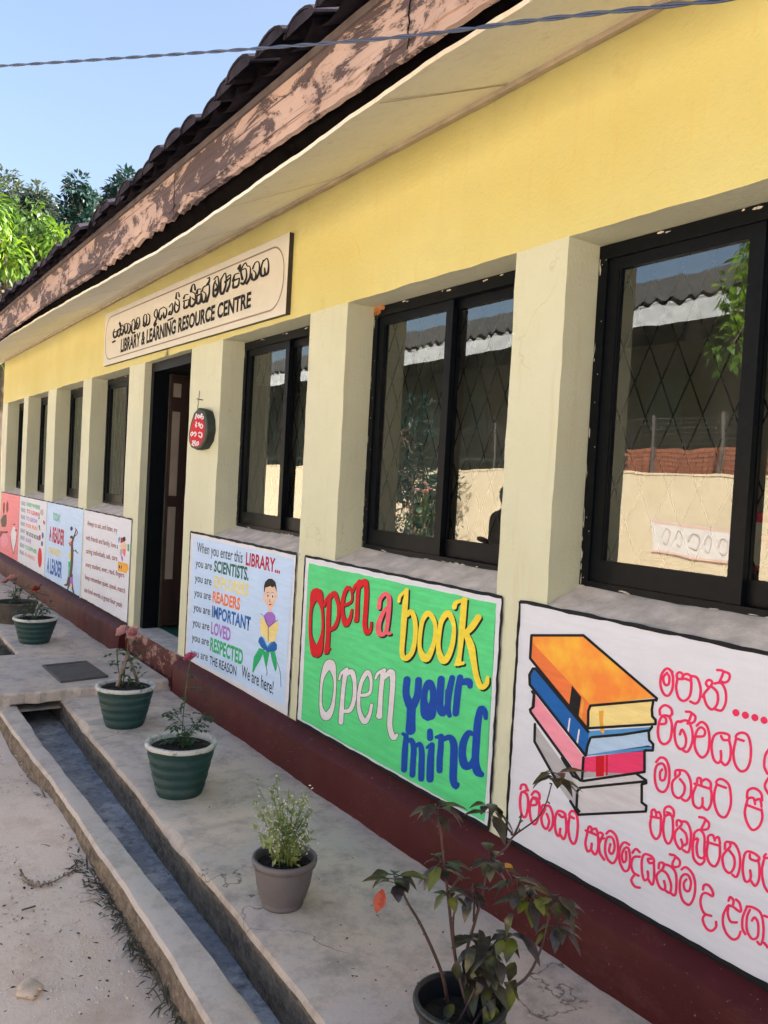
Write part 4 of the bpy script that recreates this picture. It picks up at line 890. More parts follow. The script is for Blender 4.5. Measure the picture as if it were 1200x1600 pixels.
# sign board over the door
sg = empty('name_board', (-6.63, -.02, 2.77), 'long cream board with Sinhala and English lettering over the library door', 'sign')
xa, xb = -8.655, -4.60
bm = B()
za = lambda x: 2.800+(x-xa)/(xb-xa)*(-.042); zt_ = lambda x: 3.318+(x-xa)/(xb-xa)*(-.070)
v = [(xa, za(xa)), (xb, za(xb)), (xb, zt_(xb)), (xa, zt_(xa))]
f = [bm.verts.new((a, -.034, b)) for a, b in v]; g = [bm.verts.new((a, -.002, b)) for a, b in v]; bm.faces.new(f).material_index = 0
for i in range(4): j = (i+1) % 4; bm.faces.new((f[i], g[i], g[j], f[j])).material_index = 1
obj('board', bm, [M['sign'], M['sign_edge']], sg)
YS = -.0352
bm = B(); path = []
rr = .17; ins = .05
cnr = [(xa+ins+rr, za(xa)+ins+rr, 180, 270), (xb-ins-rr, za(xb)+ins+rr, 270, 360), (xb-ins-rr, zt_(xb)-ins-rr, 0, 90), (xa+ins+rr, zt_(xa)-ins-rr, 90, 180)]
for cx, cz, a0, a1 in cnr:
    for i in range(9): a = R(a0+(a1-a0)*i/8); path.append((cx+rr*math.cos(a), cz+rr*math.sin(a)))
n = len(path); a_, b_ = [], []
for i in range(n):
    p, q = path[i-1], path[(i+1) % n]; tx, tz = q[0]-p[0], q[1]-p[1]; l = math.hypot(tx, tz); e = .0055
    a_.append(bm.verts.new((path[i][0]-tz/l*e, YS, path[i][1]+tx/l*e))); b_.append(bm.verts.new((path[i][0]+tz/l*e, YS, path[i][1]-tx/l*e)))
for i in range(n): j = (i+1) % n; bm.faces.new((a_[i], a_[j], b_[j], b_[i]))
obj('border_line', bm, M['sign_line'], sg)
G1 = [[(75,640),(60,700),(75,750),(105,725),(112,660)], [(60,680),(110,665)], [(125,660),(113,720),(135,735),(152,700),(150,630)], [(120,655),(150,625)], [(140,570),(150,538),(156,600)],
 [(165,650),(162,600),(185,580),(205,640),(175,715)], [(165,700),(190,690),(190,640)], [(213,640),(215,570),(245,560),(252,640),(225,692)], [(225,690),(208,650)], [(260,560),(287,580),(282,660),(262,692)],
 [(312,560),(303,640),(320,692),(345,680)], [(308,540),(335,500),(352,560),(345,640)], [(385,560),(363,620),(385,632),(412,560),(405,480),(375,500),(370,560)],
 [(465,550),(470,460),(500,440),(507,520),(482,600),(460,590),(475,550)], [(520,430),(547,450),(542,550),(515,582)], [(625,480),(608,450),(615,400),(642,370),(648,470),(612,560),(608,600),(635,562)],
 [(722,350),(680,380),(668,480),(690,512),(710,450)], [(730,340),(772,370),(767,450),(740,492),(733,420)], [(810,340),(850,290),(852,380),(832,440),(800,440),(820,400)],
 [(890,270),(878,360),(900,412),(937,370),(942,260),(910,230)], [(900,225),(908,150),(935,148),(942,200)], [(900,300),(922,322)],
 [(1005,225),(1020,180),(1062,170)], [(998,262),(1072,240)], [(1010,270),(1008,360),(1035,352),(1040,330)], [(1040,350),(1062,330),(1072,250)]]
G2 = [[(130,630),(123,720),(150,742),(187,690),(187,600),(150,570)], [(138,565),(150,500),(177,480),(187,545)], [(150,640),(172,662)], [(205,585),(220,540),(252,538)], [(198,622),(257,590)], [(205,620),(203,700),(235,702),(252,650),(257,560)],
 [(270,560),(280,520),(310,500),(347,480),(352,580),(322,682)], [(263,600),(270,682),(300,682),(312,600),(285,570)], [(335,412),(357,398),(350,450),(332,482)],
 [(408,425),(450,388),(462,500),(440,600),(403,622),(403,500),(425,440)], [(428,470),(447,510),(428,552)], [(488,430),(540,350),(547,480),(510,592),(483,570),(488,425)], [(560,400),(602,370),(590,480),(560,562)], [(540,455),(600,400)],
 [(635,432),(650,370),(702,350)], [(628,442),(702,410)], [(633,450),(633,522),(665,510)], [(668,515),(692,490),(707,410)], [(690,300),(717,248),(710,322)],
 [(740,420),(723,330),(750,260),(777,228),(792,260)], [(735,315),(780,300),(787,400),(750,482),(728,470)], [(800,270),(832,280),(827,400),(790,472)], [(860,300),(890,230),(932,220),(937,330),(905,412)], [(848,360),(855,422),(890,422),(897,350),(870,320)],
 [(990,210),(1030,178),(1047,260),(1037,350),(1005,372),(963,382),(958,300),(985,200)], [(1000,290),(1007,362)]]
def mod(s_, w0, w1):
    y0_, y1_ = min(p[1] for p in s_), max(p[1] for p in s_); return [(p[0], p[1], w0+w1*((p[1]-y0_)/max(40, y1_-y0_))**1.5) for p in s_]
strokes('sinhala_lettering', M['p_black'], sg, [X((170, 440), 8.571, mod(s, 13, 15)) for s in G1] + [X((170, 440), 8.571, [(52,812,22),(82,795,22)]), X((170, 440), 8.571, [(795,518,22),(857,488,22)])] + [X((280, 380), 7.5, mod(s, 14, 17)) for s in G2], YS-.001)
text('english_lettering', "LIBRARY & LEARNING RESOURCE CENTRE", (170+157/8.571, 440+945/8.571), (280+838/7.5, 380+742/7.5), 20.3, 24.0, M['p_black'], sg, YS-.001, .035)

# round plaque hanging on its chain by the door
pq = empty('hanging_plaque', (-6.03, -.03, 1.94), 'oval red plaque with white lettering hung on a chain beside the door', 'plaque')
bm = B(); C0 = at(311, 671, -.055); ang = 40; oc = [(311, 638), (321, 642), (324.5, 655), (325, 672), (322, 688), (315, 700), (307, 702), (300, 699), (296.5, 690), (296, 678), (299, 662), (304, 646)]
ring = [at(a-1, b, -.062) for a, b in oc]; cen = sum(ring, Vector())/len(ring)
back = [Vector((p.x+.01, -.001, p.z)) for p in ring]; mid = [cen+(p-cen)*1.03+Vector((0, .012, 0)) for p in ring]; mid2 = [Vector((p.x, -.012, p.z)) for p in mid]
fr_ = [cen+(p-cen)*.93 for p in ring]
vv = [[bm.verts.new(p) for p in L_] for L_ in (fr_, ring, mid, mid2, back)]
for a, b in zip(vv, vv[1:]):
    for i in range(len(a)): j = (i+1) % len(a); bm.faces.new((a[i], b[i], b[j], a[j])).smooth = True
bm.faces.new(vv[0])
obj('plaque_body', bm, M['plaque_stone'], pq)
bm = B(); bmesh.ops.triangulate(bm, faces=[bm.faces.new([bm.verts.new((cen+(p-cen)*Vector((.80, 1, .80)).x+Vector((-.012, -.0012, -.01)))) for p in ring])]); obj('red_face', bm, M['p_deepred'], pq)
po, ps = (290, 635), 21.33
strokes('lettering', M['p_lilacwhite'], pq, [X(po, ps, Wd(s, 42)) for s in [[(360,270),(370,240),(340,340),(330,410)], [(400,330),(440,280),(470,340),(430,400),(405,350)], [(500,380),(530,240),(560,270),(510,330)], [(540,350),(590,330),(590,400),(540,420)],
  [(350,520),(370,560),(330,620),(350,700),(370,650)], [(430,560),(460,540),(440,640)], [(480,620),(520,580),(570,640),(540,730),(490,700),(480,620)], [(190,880),(230,850),(240,940),(190,990),(170,920)], [(270,900),(320,850),(350,930),(310,990)], [(430,900),(470,860),(540,900),(520,1040),(440,980)],
  [(230,1160),(270,1140),(250,1220),(210,1270),(270,1310)], [(320,1150),(300,1230),(340,1300)], [(380,1190),(420,1170),(430,1250),(390,1310),(370,1240),(380,1190)]]], -.0655)
bm = B()
for i in range(7):
    z = C0.z+.155+i*.021; x = -5.995+.004*i
    tube(bm, [(x-.004, -.03+.006*(i % 2), z-.008), (x+.004, -.03-.006*(i % 2), z), (x-.004, -.03+.006*(i % 2), z+.010)], .0028, 5)
tube(bm, [(-5.967, .0, 2.315), (-5.967, -.05, 2.32)], .004, 6)
obj('chain', bm, M['iron'], pq)

# ------------------------------------------------------------------ plants and pots
def leaf(bm, p, d, up, L, W, mi=0, fold=.25, droop=.25, seg=3, serr=0.0):
    d = d.normalized(); s = d.cross(up)
    s = s.normalized() if s.length > 1e-5 else d.orthogonal().normalized()
    u = s.cross(d).normalized(); prof = {3: (.0, .75, .85, 0.0), 2: (0, 1, 0), 5: (.0, .72, 1.0, .85, .45, 0.0), 6: (0, .6, .95, 1, .8, .42, 0)}[seg]
    prev = None
    for i in range(seg+1):
        t = i/seg; c = p + d*L*t - u*L*droop*t*t; w = W*.5*prof[i]*(1+(serr if i % 2 else -serr))
        row = (bm.verts.new(c+s*w+u*w*fold), bm.verts.new(c), bm.verts.new(c-s*w+u*w*fold))
        if prev:
            for k in (0, 1):
                f = bm.faces.new((prev[k], row[k], row[k+1], prev[k+1])); f.material_index = mi; f.smooth = True
        prev = row
def rv(rnd, z=0.0): 
    v = Vector((rnd.gauss(0, 1), rnd.gauss(0, 1), rnd.gauss(0, 1)+z)); return v.normalized()
def pot(root, c, r_top, r_bot, h, mat, rim=None, bands=5, rim_w=.032, soil=.05, wob=.012, seed=1, conc=False):
    bm = B(); prof = [(r_bot, 0.0)]
    for i in range(bands):
        t0, t1 = i/bands, (i+1)/bands; ra, rb = r_bot+(r_top-r_bot)*t0, r_bot+(r_top-r_bot)*t1
        st = .006 if bands > 1 else 0
        prof += [(ra+st*.2, h*t0+.002), (ra+st*.6+(rb-ra)*.3, h*(t0+(t1-t0)*.3)), (rb+st, h*(t1-.03/bands)), (rb+st*.3, h*t1-.001)]
    rim0 = h-.012
    prof = [q for q in prof if q[1] <= rim0] + [(r_top, rim0)]
    lathe(bm, c, prof, 44, 0, wob, seed)
    obj('pot_body', bm, mat, root)
    bm = B(); o_ = .012
    lathe(bm, c, [(r_top-.004, rim0-.010), (r_top+o_*.5, rim0-.006), (r_top+o_*.6, h-.004), (r_top+o_*.3, h+.003), (r_top-rim_w*.6, h+.004), (r_top-rim_w, h-.006), (r_top-rim_w-.006, h-soil-.02)], 44, 0, wob*1.6, seed, cap_bottom=False)
    obj('pot_rim', bm, rim or mat, root)
    bm = B(); disc(bm, (c[0], c[1], c[2]+h-soil), r_top-rim_w-.004, 36, 0, .012, seed); obj('soil', bm, M['soil'], root)
def flower(bm, p, r, rnd, mi=0, n=16, face_up=Vector((0, -.3, 1))):
    fu = face_up.normalized(); a = fu.orthogonal().normalized(); b = fu.cross(a)
    for ring, (k, tilt, L) in enumerate(((3, 1.3, .6), (5, 1.05, .8), (7, .75, .95), (8, .45, 1.05))):
        for i in range(k):
            t = 6.2832*i/k + ring*.6 + rnd.uniform(-.2, .2); d = (a*math.cos(t)+b*math.sin(t))*math.cos(tilt) + fu*math.sin(tilt)
            leaf(bm, p+fu*r*.06*ring*-1, d, fu, r*L*.85, r*1.05, mi, .45, -.45+.14*ring, 3)
def px_at(c, dx, dy, depth_off=0.0):
    """a point near c, moved by photo pixels across and up the picture, and along the view"""
    dd = (Vector(c)-CP).dot(CF); return Vector(c) + CR*(dx/FPX*dd) + CU*(-dy/FPX*dd) + CF*depth_off
def rose(root, c, stems, flowers, rnd, fmat, n_leaf=10, lsz=.035, sr=.004, mat='stem_green'):
    """stems: list of lists of points; compound leaves along each stem"""
    bm = B()
    for s in stems: tube(bm, cr3(s), sr, 5)
    obj('stem', bm, M[mat], root)
    bm = B()
    for s in stems:
        S = cr3(s)
        for k in range(n_leaf):
            i = rnd.randrange(max(1, len(S)//4), len(S)); p = S[i]; d = rv(rnd, .15); d.z *= .5; d.normalize(); L = rnd.uniform(.04, .085)*lsz/.035
            e = p+d*L; sd_ = d.cross(Vector((0, 0, 1))).normalized()
            tube(bm, [p, e], .0012, 3, 0)
            leaf(bm, e, d+Vector((0, 0, -.2)), Vector((0, 0, 1)), lsz, lsz*.62, 0, .2, .2)
            for q in (.5, .9):
                for sg_ in (1, -1): leaf(bm, p+d*L*q, d*.5+sd_*sg_, Vector((0, 0, 1)), lsz*.85, lsz*.55, 0, .2, .25)
    obj('foliage', bm, M['rose_leaf'], root)
    for fp, r, up in flowers:
        bm = B(); flower(bm, fp, r, rnd, 0, face_up=up); obj('flower', bm, M[fmat], root)
def cr3(pts, m=5):
    P = [Vector(p) for p in pts]; n = len(P)
    if n == 2: return [P[0].lerp(P[1], i/m) for i in range(m+1)]
    out = []
    for i in range(n-1):
        p0, p1, p2, p3 = P[max(0, i-1)], P[i], P[i+1], P[min(n-1, i+2)]
        for j in range(m):
            t = j/m; out.append(.5*((2*p1)+(p2-p0)*t+(2*p0-5*p1+4*p2-p3)*t*t+(3*p1-p0-3*p2+p3)*t**3))
    return out+[P[-1]]
GP = 'potted plants along the cement apron'
UPC = Vector((0, -.35, .9))
def base(px, py): return gz(px, py, ZA)
# 1 blackened cement pot with a pink rose, farthest
rnd = random.Random(11); c = Vector((-9.45, -.62, ZA)); r1_ = empty('potted_plant', c, 'blackened cement pot with a pale pink rose, farthest along the apron', 'potted plant', GP)
pot(r1_, c, .215, .165, .215, M['pot_conc'], M['pot_conc'], 1, .03, .03, .01, 3)
tc = c+Vector((0, 0, .2))
rose(r1_, tc, [[tc, tc+Vector((-.05, 0, .12)), tc+Vector((-.04, 0, .27))], [tc, tc+Vector((.05, .03, .1)), tc+Vector((.1, .03, .2))], [tc, tc+Vector((-.1, 0, .08)), tc+Vector((-.18, 0, .12))]], [(px_at(c, -4, -66), .085, UPC), (px_at(c, -15, -62), .075, UPC)], rnd, 'pink_petal', 9, .045)
# 2 green pot with a red flower
c = base(54, 1003); rnd = random.Random(12); r2_ = empty('potted_plant', c, 'green cement pot with white rim and one small red rose', 'potted plant', GP)
pot(r2_, c, .196, .128, .235, M['pot_green'], M['rim'], 5, .022, .014, .018, 4)
tc = c+Vector((0, 0, .22))
rose(r2_, tc, [[tc, px_at(tc, 0, -20), px_at(c, 3, -79)], [tc, px_at(tc, 10, -12), px_at(tc, 22, -16)], [tc, px_at(tc, -8, -10), px_at(tc, -18, -18)], [tc, px_at(tc, 4, -14), px_at(tc, 12, -26)]], [(px_at(c, 3, -81), .062, UPC)], rnd, 'red_petal', 10, .042)
# 3 green pot with two cut sticks and pale pink roses
c = base(194, 1132); rnd = random.Random(13); r3_ = empty('potted_plant', c, 'green cement pot with crossed cut sticks and two pale pink roses', 'potted plant', GP)
pot(r3_, c, .182, .118, .262, M['pot_green'], M['rim'], 5, .020, .016, .020, 5)
tc = c+Vector((0, 0, .246))
bm = B(); tube(bm, [px_at(tc, -16, 12, -.03), px_at(tc, 3, -52, 0)], [.016, .012], 8); obj('stick', bm, M['stake'], r3_)
bm = B(); tube(bm, [px_at(tc, 16, -2, .05), px_at(tc, 2, -55, .01)], [.011, .009], 8); obj('stick', bm, M['stake'], r3_)
tp = px_at(tc, 0, -40)
rose(r3_, tc, [[px_at(tc, -5, 0), tp, px_at(tc, 6, -84)], [tp, px_at(tp, 10, -6), px_at(tp, 26, -4)], [px_at(tc, -2, 4), px_at(tc, -12, -30), px_at(tc, -14, -60)], [px_at(tc, 2, 0), px_at(tc, 8, -12), px_at(tc, 16, -10)]], [(px_at(tc, 12, -84), .066, Vector((.5, -.5, .6))), (px_at(tc, -4, -86), .068, Vector((-.6, -.3, .5)))], rnd, 'pink_petal', 6, .042)
# 4 green pot with thin rose stems and a deep pink flower
c = base(280, 1238); rnd = random.Random(14); r4_ = empty('potted_plant', c, 'green cement pot with a thin rose and one deep pink flower against the blue panel', 'potted plant', GP)
pot(r4_, c, .176, .112, .268, M['pot_green'], M['rim'], 5, .018, .024, .02, 6)
tc = c+Vector((0, 0, .246))
rose(r4_, tc, [[tc, px_at(tc, 4, -60), px_at(tc, 13, -132)], [tc, px_at(tc, 16, -24), px_at(tc, 38, -52)], [tc, px_at(tc, 4, -30), px_at(tc, -18, -54)], [tc, px_at(tc, -4, -10), px_at(tc, -6, -28)], [tc, px_at(tc, 12, -14), px_at(tc, 24, -30)]], [(px_at(tc, 14, -136), .052, UPC)], rnd, 'hot_petal', 9, .034, .0025)
# 5 grey plastic pot with an airy white flowered weed
c = base(441, 1412); rnd = random.Random(15); r5_ = empty('potted_plant', c, 'dusty grey plastic pot with an airy weed of tiny white flowers', 'potted plant', GP)
bm = B(); lathe(bm, c, [(.078, 0), (.082, .012), (.079, .014), (.088, .03), (.105, .085), (.112, .135), (.114, .165)], 44); obj('pot_body', bm, M['pot_grey'], r5_)
bm = B(); lathe(bm, c, [(.112, .160), (.124, .162), (.128, .178), (.125, .190), (.115, .190), (.112, .182), (.108, .14)], 44, cap_bottom=False); obj('pot_rim', bm, M['pot_grey'], r5_)
bm = B(); disc(bm, (c.x, c.y, c.z+.155), .110, 32, 0, .012, 3); obj('soil', bm, M['soil'], r5_)
tc = c+Vector((0, 0, .155))
bs_, bl_, bf_ = B(), B(), B()
for i in range(46):
    a = rnd.uniform(0, 6.28); q = rnd.uniform(0, .05); p0 = tc+Vector((q*math.cos(a), q*math.sin(a), 0)); h = rnd.uniform(.12, .34)*(1 if i % 3 else .6); sp = rnd.uniform(.02, .13)
    S = cr3([p0, p0+Vector((sp*.3*math.cos(a), sp*.3*math.sin(a), h*.55)), p0+Vector((sp*math.cos(a), sp*math.sin(a), h))])
    tube(bs_, S, .0016, 4)
    for k in range(13):
        p = S[rnd.randrange(2, len(S))]+rv(rnd)*.012; d = rv(rnd, .3); leaf(bl_, p, d, Vector((0, 0, 1)), rnd.uniform(.016, .036), rnd.uniform(.010, .019), 0, .2, .2, 2)
    for k in range(9):
        p = S[rnd.randrange(len(S)//2, len(S))]+rv(rnd)*rnd.uniform(.006, .035); d = rv(rnd, .5)
        for m_ in range(3): leaf(bf_, p, rv(rnd, .4), d, .0062, .0052, 0, .1, 0, 2)
obj('stem', bs_, M['weed_leaf'], r5_); obj('foliage', bl_, M['weed_leaf'], r5_); obj('blossom', bf_, M['white_petal'], r5_)
# 6 black pot with a purple leaved plant, nearest
c = base(713, 1664); rnd = random.Random(16); r6_ = empty('potted_plant', c, 'black plastic pot with a tall straggly purple leaved plant, nearest the camera', 'potted plant', GP)
bm = B(); lathe(bm, c, [(.088, 0), (.092, .01), (.112, .10), (.122, .175)], 48); obj('pot_body', bm, M['pot_black'], r6_)
bm = B(); lathe(bm, c, [(.120, .168), (.133, .170), (.137, .188), (.133, .198), (.124, .198), (.119, .188), (.112, .12)], 48, cap_bottom=False); obj('pot_rim', bm, M['pot_black'], r6_)
bm = B(); disc(bm, (c.x, c.y, c.z+.13), .115, 32, 0, .012, 4); obj('soil', bm, M['soil'], r6_)
def P6(px, py, off=0.0):
    d = (c-CP).dot(CF); return CP + ray(px, py)*(d+off)
q0 = c+Vector((0, 0, .14))
ST = [[q0+Vector((.03, .02, 0)), P6(712, 1500, .02), P6(700, 1400, .03), P6(690, 1310, .03), P6(684, 1268, .03)], [q0+Vector((-.05, 0, 0)), P6(690, 1520, -.02), P6(660, 1450, -.05), P6(638, 1412, -.07), P6(620, 1375, -.08)],
      [q0+Vector((.02, .03, 0)), P6(728, 1500, .04), P6(742, 1440, .05), P6(755, 1395, .05), P6(762, 1350, .06)], [P6(762, 1350, .06), P6(790, 1325, .08), P6(803, 1306, .10), P6(845, 1272, .12), P6(862, 1225, .13)], [P6(803, 1306, .10), P6(790, 1290, .09), P6(775, 1270, .08)], [P6(803, 1306, .10), P6(812, 1285, .08), P6(815, 1270, .08)],
      [q0+Vector((.05, .01, 0)), P6(770, 1560, .02), P6(820, 1530, .03), P6(846, 1480, .04), P6(858, 1430, .05)], [P6(740, 1440, .05), P6(741, 1400, .05), P6(738, 1380, .06)], [P6(712, 1500, .02), P6(708, 1440, 0), P6(715, 1400, 0)], [P6(700, 1400, .03), P6(715, 1375, .02), P6(735, 1372, .03)], [q0+Vector((.02, -.02, 0)), P6(745, 1540, -.02), P6(765, 1490, -.02), P6(790, 1470, -.01)]]
bm = B()
for i, s in enumerate(ST):
    S = cr3(s); r0 = .0058 if i in (0, 1, 2, 6) else .0038; tube(bm, S, [r0*(1-.5*k/len(S)) for k in range(len(S))], 7)
    for k in range(2, len(S), 3):
        if rnd.random() < .8: p = S[k]; tube(bm, [p, p+rv(rnd)*.012], [.0032, .0018], 5)
obj('stem', bm, M['stem_purple'], r6_)
CL = [(680, 1262, .03, 11, .075, 1), (767, 1262, .07, 10, .07, 1), (868, 1212, .13, 12, .072, 1), (616, 1370, -.08, 12, .075, 0), (690, 1350, .03, 11, .07, 1), (765, 1345, .06, 11, .075, 0), (828, 1400, .04, 14, .075, 0), (868, 1405, .05, 12, .075, 0), (735, 1392, .05, 9, .06, 1), (757, 1475, 0, 10, .08, 0), (805, 1375, .05, 8, .065, 1), (700, 1395, .02, 6, .06, 1), (870, 1440, .05, 8, .07, 1), (790, 1465, 0, 7, .055, 1)]
bm = B()
for px, py, off, n, L, dk in CL:
    p = P6(px, py, off)
    for i in range(n):
        a = 6.283*i/n*2.4+rnd.uniform(-.3, .3); d = CR*math.cos(a)+(-CF)*math.sin(a)*.8; d = d+Vector((0, 0, rnd.uniform(-.6, .45))); d.normalize()
        pb = p+Vector((0, 0, rnd.uniform(-.02, .012))); pe = pb+d*rnd.uniform(.008, .022)
        tube(bm, [pb, pe], .0013, 4, 1)
        leaf(bm, pe, d, Vector((0, 0, 1)), L*rnd.uniform(.6, 1.2), L*rnd.uniform(.40, .56), 1 if rnd.random() < (.68 if dk else .38) else 0, .22, rnd.uniform(.25, .6), 6, .07)
for i in range(46):
    p = P6(rnd.gauss(757, 26), rnd.gauss(1515, 32), rnd.uniform(-.06, .05)); d = CR*rnd.uniform(-1, 1)-CF*rnd.uniform(.1, 1)+Vector((0, 0, rnd.uniform(-1.1, .1)))
    leaf(bm, p, d, Vector((0, 0, 1)), rnd.uniform(.05, .088), rnd.uniform(.03, .044), 1 if rnd.random() < .5 else 0, .22, rnd.uniform(.25, .55), 6, .07)
for px, py in ((590, 1388), (585, 1392)): pass
leaf(bm, P6(598, 1388, -.09), -CU+CR*-.25, -CF, .075, .036, 2, .3, .1, 6, .05)
leaf(bm, P6(789, 1348, .03), -CU*.8+CR*.7, -CF, .036, .022, 3, .3, .1, 6)
obj('foliage', bm, [M['coleus'], M['coleus_dark'], M['red_leaf'], M['orange_leaf']], r6_)

# ------------------------------------------------------------------ small things on the ground
rnd = random.Random(31)
bm = B()
def tuft(px, py, n, h, spread, z=-.045):
    p = gz(px, py, z)
    for i in range(n):
        q = p+Vector((rnd.gauss(0, spread*1.6), rnd.gauss(0, spread*.45), 0)); d = rv(rnd, .4); d.z = abs(d.z)*.55+.05
        leaf(bm, q, d, Vector((0, 0, 1)), h*rnd.uniform(.3, 1.0), rnd.uniform(.005, .012), 0, .15, rnd.uniform(.2, .9), 3)
for px, py, n, h, sp in ((50, 1190, 50, .07, .05), (75, 1245, 60, .07, .06), (120, 1330, 70, .07, .07), (142, 1362, 90, .08, .06), (166, 1390, 90, .08, .06), (195, 1440, 60, .07, .05), (240, 1520, 50, .07, .05), (68, 1232, 60, .09, .05), (82, 1258, 90, .10, .05), (96, 1288, 60, .08, .05), (112, 1312, 90, .10, .06), (130, 1345, 110, .09, .06), (152, 1378, 120, .10, .05), (182, 1402, 90, .09, .05), (205, 1462, 60, .08, .04), (222, 1490, 60, .08, .04), (268, 1560, 40, .07, .04), (285, 1590, 40, .08, .04), (60, 1205, 40, .07, .04)): tuft(px, py, n, h, sp)
tag(obj('weed_tufts', bm, M['grass_dry']), kind='stuff')
bm = B()
for i in range(60): tuft(rnd.uniform(0, 20), rnd.uniform(1010, 1038), 12, .09, .05, .02)
tag(obj('drain_grass', bm, M['grass_dry']), kind='stuff')
bm = B()
def scat(n, reg, z, s0, s1):
    for i in range(n):
        px, py = reg(); p = gz(px, py, z); d = rv(rnd); d.z *= .15
        leaf(bm, p+Vector((0, 0, .004)), d, Vector((0, 0, 1)), rnd.uniform(s0, s1), rnd.uniform(s0, s1)*.5, 0, .3, -.15, 2)
def regapron():
    t = rnd.random(); y = 1130+t*460; x = 215+(y-1130)*.72+rnd.uniform(15, 230)*(.4+t); return x, y
scat(70, regapron, ZA+.001, .006, .022)
scat(26, lambda: (lambda t: (120+t*330+rnd.uniform(-14, 30), 1165+t*420))(rnd.random()), -.098, .008, .025)
def regdirt():
    t = rnd.random(); y = 1180+t*410; return rnd.uniform(-20, 20+(y-1160)*.55), y
scat(95, regdirt, -.045, .006, .03)
tag(obj('leaf_litter', bm, M['litter']), kind='stuff')
bm = B()
def grit(p, r):
    vs = [bm.verts.new(p+Vector((r*rnd.uniform(.6, 1.3)*math.cos(a), r*rnd.uniform(.6, 1.3)*math.sin(a), 0))) for a in (0, 1.25, 2.5, 3.77, 5.0)]
    t_ = bm.verts.new(p+Vector((0, 0, r*.7)))
    for i in range(5): bm.faces.new((vs[i], vs[(i+1) % 5], t_)).material_index = gm
for i in range(520):
    gm = rnd.choice((0, 0, 1)); px, py = regdirt(); q = gz(px, py, -.040); grit(q, rnd.uniform(.0025, .008))
for i in range(160): gm = rnd.choice((0, 1, 1)); px, py = regapron(); grit(gz(px, py, ZA), rnd.uniform(.0015, .0045))
for i in range(120):
    gm = 0; t = rnd.random(); grit(gz(120+t*330+rnd.uniform(-20, 45), 1165+t*420, -.1), rnd.uniform(.002, .006))
tag(obj('grit', bm, [M['stone'], M['kerb']]), kind='stuff')
bm = B(); pc = gz(46, 1545, -.05)
bmesh.ops.create_icosphere(bm, subdivisions=3, radius=1)
for v in bm.verts: v.co = pc+Vector((v.co.x*.055*(1+.15*math.sin(v.co.y*5+1)), v.co.y*.042*(1+.12*math.sin(v.co.x*6)), v.co.z*.020))
tag(obj('stone', bm, M['stone'], smooth=True), 'pale flat stone half buried in the bare earth', 'stone')
bm = B(); tube(bm, cr3([gz(34, 1422, -.03), gz(45, 1419, -.025), gz(55, 1416, -.03)]), .004, 5); tag(obj('dry_twig', bm, M['bark']), 'short straight dark twig lying on the bare earth', 'twig')
bm = B()
S = cr3([gz(33, 1364, -.028), gz(45, 1378, -.028), gz(62, 1382, -.026), gz(85, 1377, -.028), (gz(118, 1358, -.03))])
tube(bm, S, .0035, 5)
for p in S:
    for k in range(3): leaf(bm, p, rv(rnd, .2), Vector((0, 0, 1)), .022, .010, 0, .2, .1, 2)
tag(obj('dry_twig', bm, M['stake']), 'curved dry twig with withered leaflets on the bare earth', 'twig')
# twisted cable overhead
cb = [dep(*q) for q in ((-260, 118, 4.0), (0, 103, 3.55), (300, 83, 3.05), (600, 60, 2.5), (850, 30, 2.1), (1160, -4, 1.72), (1320, -24, 1.55))]
S = cr3(cb, 60); bm = B()
for ph in (0, math.pi):
    pts = []
    L_ = 0
    for i, p in enumerate(S):
        if i: L_ += (p-S[i-1]).length
        a = L_*2*math.pi/.22+ph; t = (S[min(i+1, len(S)-1)]-S[max(0, i-1)]).normalized(); u = t.orthogonal().normalized(); v_ = t.cross(u)
        u = (Vector((0, 0, 1))-t*t.z).normalized(); v_ = t.cross(u); pts.append(p+(u*math.cos(a)+v_*math.sin(a))*.0030)
    tube(bm, pts, .0031, 6)
tag(obj('overhead_cable', bm, M['cable']), 'thin dark blue twisted cable crossing in front of the eaves and sky', 'cable')

# ------------------------------------------------------------------ trees beyond the far end
def tree(name, label, cat, pos, h, crown, n, lsz, mat, group=None, seed=1, trunk_r=.18, droop=.5, lw=.38, clumps=26):
    rnd = random.Random(seed); root = empty(name, pos, label, cat, group); pos = Vector(pos)
    cx, cy, cz, rx, ry, rz = crown; cc_ = pos+Vector((cx, cy, cz))
    bm = B(); tube(bm, cr3([pos-Vector((0, 0, .3)), pos+Vector((cx*.3, cy*.3, cz*.45)), cc_+Vector((0, 0, rz*.4))]), [trunk_r*(1-.055*k) for k in range(11)], 8)
    cl = []
    for i in range(clumps):
        d = rv(rnd, .1); f = rnd.uniform(.45, 1.0); k = cc_+Vector((d.x*rx*f, d.y*ry*f, d.z*rz*f)); cl.append((k, rnd.uniform(.22, .42)*min(rx, rz)))
        b = cc_+Vector((0, 0, -rz*.5)).lerp(Vector((0, 0, rz*.3)), rnd.random()); tube(bm, cr3([b, b.lerp(k, .5)+Vector((0, 0, .1*rz)), k]), [.05*trunk_r/.18*(1-.06*j) for j in range(11)], 5)
    obj('trunk', bm, M['bark'], root)
    bm = B()
    for k, r in cl:
        for j in range(n//clumps):
            d = rv(rnd); q = k+d*r*rnd.uniform(.3, 1.0)**.6; dd = (d+Vector((0, 0, -droop))+rv(rnd)*.5)
            leaf(bm, q, dd, Vector((0, 0, 1))+rv(rnd)*.6, lsz*rnd.uniform(.6, 1.25), lsz*lw*rnd.uniform(.7, 1.2), 0, .25, .25, 2)
    obj('crown', bm, M[mat], root); return root
tp = at(20, 440, .6)
def dp(px, py, d): return CP + ray(px, py)*d
k = dp(12, 430, 19.0)
